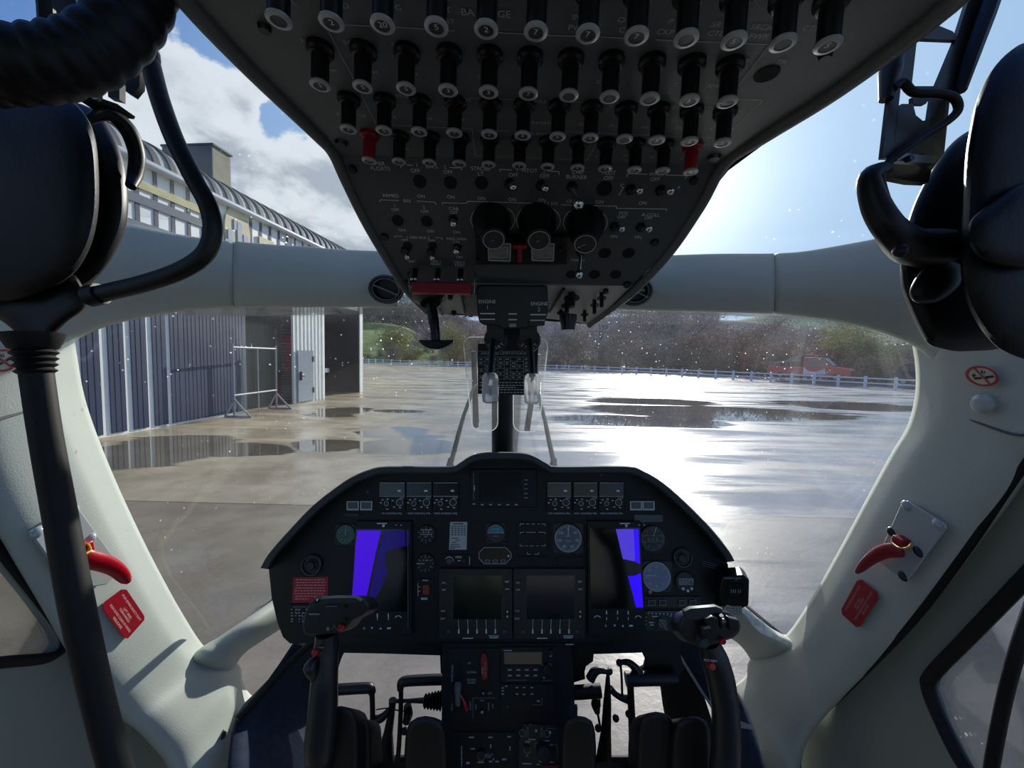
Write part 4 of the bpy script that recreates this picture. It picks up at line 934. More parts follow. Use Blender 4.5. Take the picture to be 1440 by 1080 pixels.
# ---- engine lever quadrant
qd = empty('engine_lever_quadrant', at(720, 430, .50), 'black engine lever quadrant lettered ENGINE 1 and ENGINE 2 with two levers', 'lever quadrant')
QP = PL(at(672, 405, .49), at(768, 405, .49), at(720, 458, .497))
mb = MB(); QP.poly(mb, [(670, 401), (770, 402), (772, 436), (766, 455), (762, 458.5), (744, 459), (742, 462), (706, 462), (700, 458), (680, 457), (674, 453), (671, 440)], -.05, 0); o = mb.build('housing', M('quadrant_black', (26, 30, 34), .4), qd)
bv = o.modifiers.new('b', 'BEVEL'); bv.width = .0018; bv.segments = 2; bv.limit_method = 'ANGLE'
mb = MB()
for s, x, y, h in (('ENGINE', 685, 424, 4.8), ('1', 685.5, 432, 5.5), ('ENGINE', 758.5, 427, 4.8), ('2', 758, 435, 5.5)): QP.text(mb, s, x, y, h, 0, .0005)
for x0, x1, y in ((675, 696, 441), (675, 696, 449), (746, 768, 442.5), (746, 766, 450.5), (715, 727, 441.5), (715, 727, 449.5)): QP.rect(mb, x0, y-.8, x1, y+.8, 0, .0004)
mb.build('lettering', ink, qd)
mb = MB(); QP.rect(mb, 744, 452, 766, 458, 0, .004); mb.build('latch', dsteel, qd)
mb = MB(); QP.rect(mb, 716, 455, 726, 460, 0, .003); mb.build('latch', steel, qd)
for cx, yy, gx, gy in ((697, 480, 689.5, 546), (744, 481, 748.5, 547)):
    d0 = .505; c = at(cx, yy-3, d0)
    mb = MB(); nrm = RM @ V((0, 0, 1)); mb.lathe(c-nrm*.012, nrm, [(.0155, 0), (.0155, .010), (.013, .012)], 28)
    pts = [at(cx-13, 455, d0-.002), at(cx+11, 455, d0-.002), at(cx+12, 478, d0), at(cx-12, 478, d0)]
    mb.prism(pts, nrm*-.012); hub = mb.build('lever_hub', M('hub_black', (30, 33, 36), .4), qd)
    PLH = PL(at(cx-10, yy, d0-.0005), at(cx+10, yy, d0-.0005), at(cx, yy+10, d0-.0005))
    mb = MB()
    for i, ch in enumerate('START'):
        a = radians(-142+26*i); PLH.text(mb, ch, cx+11.5*cos(a), yy-3-11.5*sin(a), 4.6, 0, .0012, rot=(a+pi/2))
    mb.build('lettering', ink, hub)
    st = at(cx-4 if cx < 720 else cx+1, 478, d0-.008); en = at(gx, gy-18, d0-.03)
    mb = MB(); mb.tube([st, st.lerp(en, .5), en], .0042, 10); lv = mb.build('lever', stemm, qd)
    g0, g1 = at(gx, gy-21, d0-.03), at(gx, gy+21, d0-.034); L_ = (g1-g0).length
    gl = Mglass('grip_clear%d' % cx, (.86, .9, .92), 0, haze=.7, refl=3)
    mb = MB(); mb.lathe(g0, g1-g0, [(.007, 0), (.0095, .003), (.0103, .008), (.0103, L_-.008), (.0095, L_-.002), (.006, L_)], 20); mb.build('clear_grip', gl, lv, label='clear plastic lever grip')
    mb = MB(); mb.cyl(g0, g0.lerp(g1, .75), .0022, .0015, 8); mb.build('grip_core', steel, lv)
# ---- limitations placard below the quadrant
pp = empty('limitations_placard', at(713, 556, .60), 'black placard with white table of airspeed limitations under the lever quadrant', 'placard')
AP = PL(at(672, 484, .585), at(757, 484, .585), at(714, 556, .60))
mb = MB(); AP.poly(mb, [(672, 483), (757, 484), (757, 490), (754, 556), (672, 554)], -.003, 0); mb.build('plate', panelm, pp)
mb = MB(); AP.text(mb, 'AIRSPEED LIMITATIONS Kts', 713, 497, 3.6, 0, .0004, wpx=74)
for y in (494, 502, 508, 513, 518, 523, 528, 533): AP.line(mb, (673, y), (752, y), .0004)
for x in (682, 690, 700, 709, 718, 727, 736, 745): AP.line(mb, (x, 502), (x, 535), .0004)
rnd = random.Random(3)
for y in (505, 510.5, 515.5, 520.5, 525.5, 530.5):
    for x in (677, 686, 695, 704.5, 713.5, 722.5, 731.5, 740.5):
        if rnd.random() < .85: AP.rect(mb, x-2.6, y-.7, x+2.6-rnd.random()*2, y+.7, 0, .0003)
for y, a, b in ((538, 674, 748), (542, 674, 735), (545, 700, 726), (548, 674, 750), (552, 704, 745)):
    x = a
    while x < b: w = rnd.uniform(2, 5); AP.rect(mb, x, y-.6, x+w, y+.6, 0, .0003); x += w+1.4
mb.build('table_lettering', inkd, pp)
mb = MB(); AP.rect(mb, 706, 462, 738, 488, -.004, .002); mb.build('hanger', panelm, pp)
# ---- clear sheets hanging behind the placard
for nm, x0, x1, y0, y1, dd, lab in (('clear_visor', 651, 700, 474, 606, .66, 'clear acrylic sheet hanging left of the limitations placard'), ('clear_visor', 722, 771, 476, 607, .66, 'clear acrylic sheet hanging right of the limitations placard')):
    VP = PL(at(x0, y0, dd), at(x1, y0, dd), at(x0, y1, dd+.01)); mb = MB(); rr = rrect(x0, y0, x1, y1, 12)
    rr = [(x+ (1 if x0 < 700 else -1)*(y-y0)*.10*(1 if (x < (x0+x1)/2) == (x0 < 700) else 0), y) for x, y in rr]
    VP.poly(mb, rr, 0, .002); e = mb.build(nm, acryl); setp(e, lab, 'visor')
    WL[e.name] = V(e.location); mb = MB(); mb.tube([VP.P(x, y, .001) for x, y in rr], .0010, 5, closed=True); mb.build('edge', Mglass('edge_glass%d' % x0, (.9, .93, .94), 0, haze=.6), e)
# ------------------------------------------------------------------ instrument panel
IPL = PL(at(400, 760, .957), at(1000, 760, .957), at(700, 905, .925))
ip = empty('instrument_panel', IPL.P(700, 903), 'black instrument panel with hooded top, gauges and four display units', 'instrument panel')
face = [(378, 800), (392, 775), (440, 719), (490, 675), (520, 662), (632, 661), (648, 656), (664, 646), (690, 642), (728, 642), (748, 646), (768, 656), (784, 661), (890, 661), (925, 681), (975, 730), (1015, 775), (1024, 795),
        (1022, 825), (1012, 860), (1000, 885), (985, 900), (800, 903), (640, 903), (450, 905), (408, 905), (398, 896), (390, 875), (382, 840)]
mb = MB(); IPL.poly(mb, face, -.05, 0); mb.build('face_plate', panelm, ip)
mb = MB(); IPL.poly(mb, [(470, 900), (960, 898), (958, 916), (800, 921), (640, 921), (480, 918)], -.09, -.03); mb.build('lower_skirt', dark, ip)
hood = [(366, 799), (377, 780), (400, 753), (440, 711), (480, 680), (500, 668), (520, 660), (545, 655.5), (630, 655.5), (646, 651), (662, 641), (684, 636), (732, 636), (752, 641), (770, 651), (786, 655.5), (880, 655), (905, 662), (932, 678), (965, 707), (1003, 746), (1026, 776), (1033, 789)]
mb = MB(); R = []
hs = smooth([V((x, y, 0)) for x, y in hood], 3)
for v in hs:
    x, y = v.x, v.y; cx, cy = 700, 840; r = V((x-cx, y-cy, 0)); 
    inn = 11.5
    t = V((0, 0, 0)); dx, dy = (cx-x), (cy-y); l = sqrt(dx*dx+dy*dy); ux, uy = dx/l, dy/l
    if abs(x-700) < 200: ux, uy = ux*.3, .95
    R.append([IPL.P(x+ux*3, y+uy*3, -.10), IPL.P(x, y, -.02), IPL.P(x, y, .052), IPL.P(x+ux*1.5, y+uy*1.5, .060), IPL.P(x+ux*inn*.8, y+uy*inn*.8, .062), IPL.P(x+ux*inn, y+uy*inn, .055), IPL.P(x+ux*inn*1.05, y+uy*inn*1.05, .0)])
mb.grid(R); o = mb.build('glareshield', hoodm, ip, sharp=50)
for x, y in ((372, 797), (1029, 786)): pass

def bezel(name, x0, y0, x1, y1, h, mat=panelm, r=2):
    mb = MB(); IPL.rect(mb, x0, y0, x1, y1, 0, h, 0, r); o = mb.build(name, mat, ip); bv = o.modifiers.new('b', 'BEVEL'); bv.width = .0012; bv.segments = 2; bv.limit_method = 'ANGLE'; return o
def part(name, parent, mats, fn, **k):
    mb = MB(); fn(mb); return mb.build(name, mats, parent, **k)
# radio heads
dispg = M('display_grey', (74, 80, 78), .25); dispk = M('display_black', (24, 26, 27), .2)
for i, (x0, x1, lb, tag_, dm) in enumerate(((532.5, 570, 'HF CONTROL PNL', 'ADF', dispg), (571, 607.5, 'VHF2 CONTROL PNL', 'NAV', M('display_mid', (48, 52, 51), .25)), (608.5, 645, 'VOR2 CONTROL PNL', 'NAV', dispk),
                                        (769, 804, 'ATC CONTROL PNL', 'ATC', dispg), (806, 841, 'VHF1 CONTROL PNL', 'COM', MATS['display_mid']), (842, 878, 'VHF2 CONTROL PNL', 'COM', dispk))):
    b = bezel('radio_head', x0, 678, x1, 719, .006)
    part('display', b, dm, lambda m: IPL.rect(m, x0+1, 679.5, x1-1, 697, .006, .0072))
    def mk(m):
        IPL.line(m, (x0+1, 679), (x1-1, 679), .0010, .0075); IPL.line(m, (x0+1, 698), (x1-1, 698), .0009, .0075)
        IPL.text(m, tag_, x1-5, 700.5, 2.2, 0, .0066)
        for (qx, qy) in ((.16, 703), (.36, 702), (.56, 704), (.08, 707), (.62, 713), (.34, 716), (.86, 714)): IPL.rect(m, x0+35*qx-1.4, qy-.6, x0+35*qx+1.4, qy+.6, .006, .0066)
        IPL.text(m, lb, (x0+x1)/2, 722, 2.4, 0, .0006)
        IPL.hring(m, x0+11, 708, 3.2, .0004, .011); IPL.hring(m, x1-8, 706.5, 4.6, .0005, .0115)
    part('markings', b, ink, mk)
    part('indicator', b, M('white_dot', (225, 228, 225), .4), lambda m: IPL.rect(m, x1-11, 689, x1-6.5, 691.5, .0072, .0078))
    part('knob', b, plastic, lambda m: IPL.disc(m, x0+11, 708, 3.4, .006, .0108, taper=.9)); part('knob', b, plastic, lambda m: IPL.disc(m, x1-8, 706.5, 4.8, .006, .0112, taper=.9))
# annunciators
alu = M('aluminium', (150, 154, 152), .35, .7)
for x in (487, 506, 886, 903.5):
    b = bezel('annunciator', x, 704.5, x+17.5, 718, .004, alu, .5)
    part('lens', b, M('lens_dark', (50, 54, 52), .2), lambda m: IPL.rect(m, x+2, 706.3, x+15.5, 715.5, .004, .0048))
part('name_strip', ip, M('strip_grey', (84, 88, 86), .5), lambda m: IPL.rect(m, 892, 724, 932, 734, 0, .003))
part('name_strip', ip, M('strip_dark', (40, 43, 42), .5), lambda m: IPL.rect(m, 484, 722, 505, 726, 0, .003))
# upper centre display
b = bezel('upper_display', 662, 660, 754, 713, .008)
part('screen', b, M('screen_off', (22, 26, 34), .12, spec=.7), lambda m: IPL.rect(m, 674, 664, 733, 705, .008, .0088, 0, 1))
def mk(m):
    for x in (678, 690, 702, 714, 726): IPL.rect(m, x-2, 709, x+2, 710.5, .008, .0086)
    for y in (675, 681, 687.5, 694, 700): IPL.rect(m, 737, y-.4, 742, y+.4, .008, .0092)
    IPL.rect(m, 666.5, 683, 667.8, 690, .008, .0092); IPL.line(m, (666, 665), (666, 702), .0006, .0086); IPL.rect(m, 664.5, 708, 668.5, 709.2, .008, .0086)
part('keys', b, inkd, mk)
# primary displays at each side
refl_violet = M('violet_reflection', (62, 0, 200), .3, emit=.85); refl_dim = M('violet_reflection_dim', (20, 4, 96), .3, emit=.55); refl_pale = M('violet_reflection_pale', (84, 62, 215), .3, emit=.7); refl_blue = M('blue_reflection', (45, 0, 245), .3, emit=.9)  # window reflections on the screens, painted as glowing violet and blue patches
scr = M('screen_black', (10, 11, 16), .12, spec=.6)
def dbez(nm, pts):
    mb = MB(); IPL.poly(mb, pts, 0, .010); o = mb.build(nm, panelm, ip); bv = o.modifiers.new('b', 'BEVEL'); bv.width = .0012; bv.segments = 2; bv.limit_method = 'ANGLE'; return o
b = dbez('left_primary_display', [(500.5, 733), (578, 733), (579, 893), (491, 893)])
part('screen', b, scr, lambda m: IPL.poly(m, [(500, 744), (576, 744), (574, 860), (494, 860)], .010, .0106), label='black screen half lit in violet')  # the violet half is a painted window reflection
part('painted_reflection', b, refl_violet, lambda m: IPL.poly(m, [(502.5, 746), (536, 746), (528, 779), (523, 803), (515, 840), (495, 838.5), (498, 800), (499.5, 772)], .0106, .0110), label='bright violet wedge of the screen')  # painted window reflection, not display content
part('painted_reflection', b, refl_dim, lambda m: IPL.poly(m, [(541, 746), (569, 746), (570.5, 768), (543, 775), (540, 795), (546, 800), (536, 828), (524, 846), (518, 840), (527, 800), (532, 775)], .0106, .0109), label='dim violet part of the screen')  # painted window reflection, dimmer
part('painted_reflection', b, refl_dim, lambda m: IPL.poly(m, [(571, 745.5), (576, 745.5), (575.5, 766), (571.5, 768)], .0106, .0109))
b2 = dbez('right_primary_display', [(826.5, 733), (900.5, 733), (909, 893), (827.5, 893)])
part('screen', b2, scr, lambda m: IPL.poly(m, [(829, 742), (900, 742), (904.5, 856), (831, 856)], .010, .0106), label='black screen with a lit violet right edge')  # the violet right edge is a painted window reflection
part('painted_reflection', b2, refl_pale, lambda m: IPL.poly(m, [(866, 744), (891, 744), (893, 789.5), (876, 786), (871, 765)], .0106, .0109), label='pale violet patch of the screen')  # painted window reflection, pale
part('painted_reflection', b2, refl_blue, lambda m: IPL.poly(m, [(891, 744), (898, 744), (900, 793.5), (893, 789.5)], .0106, .0110))
part('painted_reflection', b2, refl_blue, lambda m: IPL.poly(m, [(883, 810), (892, 810), (901, 806), (904.5, 854), (894.5, 854)], .0106, .0110), label='bright blue wedge low on the screen')  # painted window reflection, blue
for bb, xs, xc, arcs, tx in ((b, (570.5, 546, 530.5), (512, 523, 535, 547), (560,), 520), (b2, (853, 868.5, 883.5), (852, 864.5, 876, 887.5), (840, 897.5), 862)):
    def mk(m):
        for x in xs[0 if bb is b2 else 1:]: IPL.rect(m, x-.7, 859 if bb is b2 else 863, x+.7, 864 if bb is b2 else 868, .010, .0106); IPL.rect(m, x-.3, 868, x+.5, 872, .010, .0106)
        for x in arcs: IPL.path(m, [(x+5*cos(t), 871-5*sin(t)) for t in [pi*(.15+.7*k/6) for k in range(7)]], .0016, .0108)
        x0 = 510 if bb is b else 852
        for k, x in enumerate(xc):
            y = 883.5 if bb is b else 880
            if k == 0: IPL.hring(m, x, y, 1.2, .0004, .0105)
            elif k == 1: IPL.poly(m, [(x-1.6, y-1.4), (x+1.6, y-1.4), (x, y+1.6)], .010, .0106)
            elif k == 2: IPL.poly(m, [(x-1.6, y+1.4), (x+1.6, y+1.4), (x, y-1.6)], .010, .0106)
            else: IPL.rect(m, x-2.6, y-1.1, x+2.6, y+1.1, .010, .0106)
        IPL.rect(m, tx+10, 735.5, tx+24, 737, .010, .0106); IPL.disc(m, tx+19, 739.5, 1.8, .010, .012)
        IPL.rect(m, tx+36, 738, tx+38, 739, .010, .0106); IPL.rect(m, tx+43, 738, tx+45, 739, .010, .0106)
    part('markings', bb, ink, mk)
part('edge_rail', b, M('rail_grey', (74, 78, 84), .35), lambda m: IPL.rect(m, 573, 744, 574.2, 884, .010, .013))
# round instruments
def dial(name, x, y, r, fm, sq=True, label=None):
    if sq: b = bezel(name, x-r*1.12, y-r*1.12, x+r*1.12, y+r*1.12, .003, MATS['bezel_grey'] if 'bezel_grey' in MATS else M('bezel_grey', (34, 37, 38), .45), r*.3)
    else: b = part(name, ip, plastic, lambda m: IPL.disc(m, x, y, r*1.08, 0, .003))
    if label: b['label'] = label
    part('bezel_ring', b, plastic, lambda m: IPL.hring(m, x, y, r*1.02, .0012, .0042))
    part('dial_face', b, fm, lambda m: IPL.disc(m, x, y, r*.97, .003, .0036, seg=36)); return b
def ticks(m, x, y, r0, r1, n, a0=0, a1=360, w=.0006, h=.0040):
    for k in range(n):
        a = radians(a0+(a1-a0)*k/n); IPL.line(m, (x+r0*sin(a), y-r0*cos(a)), (x+r1*sin(a), y-r1*cos(a)), w, h)
def needle(b, x, y, ln, ang, w=.0010, mat=ink):
    a = radians(ang); part('needle', b, mat, lambda m: IPL.line(m, (x, y), (x+ln*sin(a), y-ln*cos(a)), w, .0046))
def nums(m, x, y, r, lst, h, a0=0, step=30):
    for k, t in enumerate(lst):
        a = radians(a0+step*k); IPL.text(m, t, x+r*sin(a), y-r*cos(a), h, 0, .0041)
gd = M('dial_green', (34, 82, 70), .35)
b = dial('temperature_gauge', 485.5, 752, 13.5, gd, label='small gauge with green face')
part('markings', b, M('mark_pale', (190, 210, 200), .6), lambda m: (ticks(m, 485.5, 752, 10.5, 12.6, 20), nums(m, 485.5, 752, 8.3, ['0', '1', '2', '3', '4', '5', '6', '7', '8'], 2.0, 40, 36))); needle(b, 485.5, 752, 10, 4)
kd = M('dial_black', (13, 15, 16), .35)
b = dial('altimeter', 598.8, 752, 12.5, kd, False)
part('markings', b, ink, lambda m: (ticks(m, 598.8, 752, 10, 12, 10), nums(m, 598.8, 752, 8, ['0', '1', '2', '3', '4', '5', '6', '7', '8', '9'], 1.8, 0, 36), IPL.text(m, '0 1 0', 599, 748.5, 3.2, 0, .0042), IPL.text(m, 'ALT', 599, 754.5, 2, 0, .0042), IPL.rect(m, 591.5, 744.8, 608, 745.4, .0036, .004), IPL.rect(m, 591.5, 751.4, 608, 752, .0036, .004)))
b = dial('vertical_speed_indicator', 598, 792.5, 12.5, kd, False)
part('markings', b, ink, lambda m: (ticks(m, 598, 792.5, 10, 12.3, 12), nums(m, 598, 792.5, 8.5, ['2', '3', '6', '4', '2', '1'], 2.0, -60, 60), IPL.text(m, 'UP 1000', 598, 788, 1.7, 0, .0042))); needle(b, 597, 792.7, 12, 270, .0012)
# ring-shaped air outlets
for x, y, r in ((437.5, 795, 14), (960.5, 784.5, 13)):
    b = part('air_outlet', ip, plastic, lambda m: IPL.disc(m, x, y, r*.8, 0, .004)); part('outlet_ring', b, M('ring_grey', (52, 56, 57), .4), lambda m: IPL.hring(m, x, y, r*.92, .0028, .006, seg=36))
    part('hub', b, kd, lambda m: IPL.disc(m, x-1, y+1, r*.42, .004, .012, taper=.85)); part('inner_ring', b, M('ring_dark', (34, 37, 38), .4), lambda m: IPL.hring(m, x-1, y+1, r*.55, .0012, .010))
# red warning label
b = part('red_label', ip, redl, lambda m: IPL.poly(m, [(412.5, 812), (461.5, 811), (461, 846), (410.5, 848)], 0, .0008), label='red label with rows of pink lettering')
def mk(m):
    rr = random.Random(5)
    for k in range(8):
        y = 815.2+3.9*k; x = 415+rr.random()*2-(k*.25); e = 458.5-rr.random()*3 if k < 7 else 434
        while x < e: w = rr.uniform(2, 5); IPL.rect(m, x, y-.85, min(x+w, e), y+.85, .0008, .0012); x += w+1.1
part('fine_print', b, M('pink_print', (205, 130, 135), .6), mk)
# fuel chart card
b = part('fuel_chart', ip, M('card_white', (176, 180, 172), .6), lambda m: IPL.poly(m, [(633, 734), (657, 734), (656, 773), (631.5, 773)], 0, .001), label='small white chart card')
def mk(m):
    IPL.rect(m, 637, 735.8, 652, 737.4, .001, .0014)
    for y in (740, 743, 746, 749, 752): 
        for x in (634.5, 639, 643.5, 648, 652): IPL.rect(m, x, y-.7, x+3, y+.7, .001, .0014)
    for y, a, e in ((757, 635, 645), (760, 640, 647), (763, 635, 642), (766, 633.5, 646), (769, 633, 648), (771, 633, 640)): IPL.rect(m, a, y-.5, e, y+.5, .001, .0014)
part('print', b, M('print_grey', (60, 62, 60), .6), mk)
# attitude indicator
b = dial('attitude_indicator', 697, 750, 13, M('att_brown', (44, 42, 42), .4), True)
part('sky_half', b, M('att_blue', (66, 120, 130), .4), lambda m: IPL.poly(m, [(697+12*cos(t), 749.5-12*sin(t)) for t in [pi*k/14 for k in range(15)]], .0036, .0040))
part('markings', b, ink, lambda m: (IPL.line(m, (685, 749.5), (709, 749.5), .0007, .0043), IPL.line(m, (692, 744), (702, 744), .0006, .0043), IPL.line(m, (693, 754), (701, 754), .0005, .0043), ticks(m, 697, 750, 9, 11.5, 7, -60, 75)))
part('knob', b, plastic, lambda m: IPL.disc(m, 709, 764.5, 3.2, 0, .008, taper=.8))
part('fail_flag', b, redl, lambda m: IPL.rect(m, 684.5, 743, 686.5, 748, .004, .0045))
# octagonal fuel panel
oct_ = [(681, 770), (711, 770), (719, 778), (719, 784), (711, 793), (681, 793), (673.5, 785), (673.5, 777)]
b = part('warning_panel', ip, kd, lambda m: IPL.poly(m, oct_, 0, .002))
part('outline', b, ink, lambda m: (IPL.path(m, oct_+oct_[:1], .0008, .0024), [IPL.path(m, [(x-3, 787.5), (x+3, 787.5), (x+3, 791), (x-3, 791), (x-3, 787.5)], .0005, .0024) for x in (685.5, 696.5, 707.5)], IPL.disc(m, 715, 782, 1.4, .002, .003)))
# annunciator legend block
b = bezel('legend_block', 727.5, 734, 771, 782, .003)
part('brackets', b, ink, lambda m: [IPL.path(m, p, .0009, .0034) for p in ([(731.5, 739.5), (731.5, 736.8), (737, 736.8)], [(740, 736.8), (744, 736.8)], [(748, 736.8), (752, 736.8)], [(756, 736.8), (759, 736.8)], [(762, 736.8), (766.5, 736.8), (766.5, 739.5)],
     [(731.5, 751), (731.5, 748.5), (737, 748.5)], [(740, 748.5), (753, 748.5)], [(757, 748.5), (766.5, 748.5), (766.5, 751)], [(731.5, 765), (731.5, 767.7), (736, 767.7)], [(739, 767.7), (742, 767.7)], [(745, 767.7), (750, 767.7)], [(754, 767.7), (757, 767.7)], [(761, 767.7), (766.5, 767.7), (766.5, 765)],
     [(741.5, 776.5), (741.5, 779.3), (746, 779.3)], [(752, 779.3), (757, 779.3), (757, 776.5)])])
# marker panel with two knobs
b = bezel('marker_panel', 619, 779.5, 662, 797, .003)
part('knob', b, M('knob_grey', (64, 70, 68), .4), lambda m: IPL.disc(m, 631.5, 789.5, 4, .003, .010, taper=.85)); part('knob', b, plastic, lambda m: IPL.disc(m, 653, 788, 3.2, .003, .009, taper=.85))
part('markings', b, ink, lambda m: (IPL.text(m, 'MKR', 645, 783.5, 3, 0, .0034), IPL.hring(m, 631.5, 789.5, 6, .0008, .004, a0=0, a1=pi*.8), IPL.rect(m, 660, 783, 660.8, 794, .003, .0034), IPL.rect(m, 643.5, 788, 647.5, 789, .003, .0034)))
b = bezel('blank_module', 731, 783, 770, 796, .002); b = bezel('blank_module', 784, 783, 822, 796, .002)
# large grey-faced torque gauge
b = dial('torque_gauge', 799, 757, 19.5, M('dial_slate', (78, 92, 102), .35), True, 'large gauge with slate-blue face')
def mk(m):
    ticks(m, 799, 757, 15.5, 18.8, 40, 0, 360, .0007)
    IPL.hring(m, 799, 757, 18.3, .0008, .0042, a0=radians(150), a1=radians(400))
    nums(m, 799, 757, 12.6, ['0', '20', '40', '60', '80', '100', '120'], 3.4, 0, 51.4); IPL.text(m, 'MAST', 799, 754, 1.8, 0, .0042); IPL.text(m, 'TORQ', 799, 761, 1.8, 0, .0042)
part('markings', b, M('mark_white', (205, 212, 214), .6), mk); needle(b, 799, 754, 14, 2, .0014, MATS['mark_white'])
# right-hand gauges
b = dial('radar_altimeter', 918.5, 758, 17.5, kd, False)
part('markings', b, M('mark_teal', (120, 150, 140), .6), lambda m: (ticks(m, 918.5, 758, 14, 17, 36), nums(m, 918.5, 758, 12.5, ['2', '4', '6', '7', '4', '5', '4', '8', '1', '9'], 3, -5, 36), IPL.path(m, [(903, 753.5), (933, 753.5), (933, 762), (903, 762), (903, 753.5)], .0008, .0041), IPL.text(m, '0 A 0', 918, 758, 4.6, 0, .0042))); needle(b, 919, 754, 15, 18, .0012)
part('flag', b, redl, lambda m: IPL.rect(m, 906, 750, 910.5, 752.5, .004, .0045))
b = dial('airspeed_indicator', 923.5, 811, 20, M('dial_bluegrey', (112, 124, 146), .3), True, 'large gauge with pale blue-grey face')
part('markings', b, MATS['mark_white'], lambda m: (ticks(m, 923.5, 811, 16, 19, 50, 0, 360, .0006), nums(m, 923.5, 811, 13.5, ['0', '2', '4', '6', '8', '10', '12', '14'], 2.8, 0, 45), IPL.hring(m, 923.5, 811, 19.3, .0007, .0042))); needle(b, 923, 809.5, 14, 270, .0014, MATS['mark_white'])
part('knob', b, M('brass_knob', (150, 118, 84), .4), lambda m: IPL.disc(m, 914.5, 832.5, 2.6, .003, .008))
b = dial('digital_clock', 964, 818.5, 13, kd, False)
part('readout', b, M('lcd', (134, 146, 142), .4, emit=0), lambda m: IPL.rect(m, 955, 813.5, 975, 822.5, .0036, .0042)); part('digits', b, inkb, lambda m: IPL.text(m, '0356', 965, 818, 6, 0, .0044, wpx=17))
part('buttons', b, white, lambda m: [IPL.disc(m, x, y, 1.9, .0036, .006) for x, y in ((961, 828), (967.5, 831), (973, 828))])
part('placard_lines', ip, inkd, lambda m: [IPL.line(m, (988, 789+3*k), (1007, 794+3*k), .0005, .0005) for k in range(3)])
# switch row and selector panel at lower right
b = bezel('switch_row', 904.5, 839, 986, 855, .004, MATS['bezel_grey'])
for x in (916.5, 932, 959.5, 974.5):
    s = part('rocker', b, plastic, lambda m: IPL.rect(m, x-4.5, 844.5, x+4.5, 851.5, .004, .008, 0, 1)); part('outline', s, inkd, lambda m: IPL.path(m, [(x-4.5, 844.5), (x+4.5, 844.5), (x+4.5, 851.5), (x-4.5, 851.5), (x-4.5, 844.5)], .0006, .0085))
for x in (907.5, 984): part('screw', b, plastic, lambda m: IPL.disc(m, x, 847.5, 2.6, .004, .006))
b = bezel('selector_panel', 905, 859, 1000, 888, .004, MATS['bezel_grey'])
part('selector_knob', b, M('pointer_grey', (96, 104, 100), .4), lambda m: (IPL.disc(m, 932, 877, 6, .004, .008), IPL.poly(m, [(926.5, 871.5), (929.5, 871), (939, 885), (937, 887)], .008, .016)))
part('selector_knob', b, plastic, lambda m: (IPL.disc(m, 950, 880, 4, .004, .012),)); part('jack', b, plastic, lambda m: IPL.hring(m, 921.5, 882, 2.6, .0007, .005))
def mk(m):
    for k in range(12): IPL.disc(m, 912+k*5.4, 862.5+.25*k, 1.1, .004, .005, seg=8)
    for x, y, w in ((921, 867, 8), (916, 875.5, 7), (917, 879, 5), (953, 866, 4), (943, 866.5, 2), (908.5, 868, 1.5), (908.5, 873, 1.5), (908.5, 878, 1.5)): IPL.rect(m, x-w/2, y-.8, x+w/2, y+.8, .004, .0046)
    IPL.line(m, (912, 860.5), (975, 861), .0005, .0046)
part('markings', b, inkd, mk)
# left lower audio panel behind the cyclic grip
b = bezel('audio_panel', 406, 850, 440, 880, .004)
def mk(m):
    rr = random.Random(9)
    IPL.path(m, [(413, 855), (413, 853.5), (430, 853.5), (430, 855)], .0006, .0046)
    for y in (857, 862, 866, 870.5, 874):
        for x in (409, 415, 420, 425, 430, 435):
            if rr.random() < .7: IPL.rect(m, x, y-.6, x+rr.uniform(1, 3.5), y+.6, .004, .0046)
    for x, y in ((418, 860), (427, 865)): IPL.hring(m, x, y, 2.6, .0004, .0046)
part('markings', b, inkd, mk)
# start rocker
b = bezel('rocker_module', 585, 814, 610, 846, .002)
part('red_rocker', b, M('rocker_orange', (140, 52, 36), .4), lambda m: IPL.rect(m, 594.5, 823, 603.5, 836, .002, .008, 0, 1), label='orange-red rocker switch')
part('markings', b, inkd, lambda m: (IPL.rect(m, 587.3, 820, 588.1, 838, .002, .0026), IPL.rect(m, 594, 815.5, 602, 817, .002, .0026), IPL.rect(m, 592, 840.5, 601, 843.5, .002, .0026), [IPL.rect(m, 588, y, 591, y+.8, .002, .0026) for y in (825, 831)]))
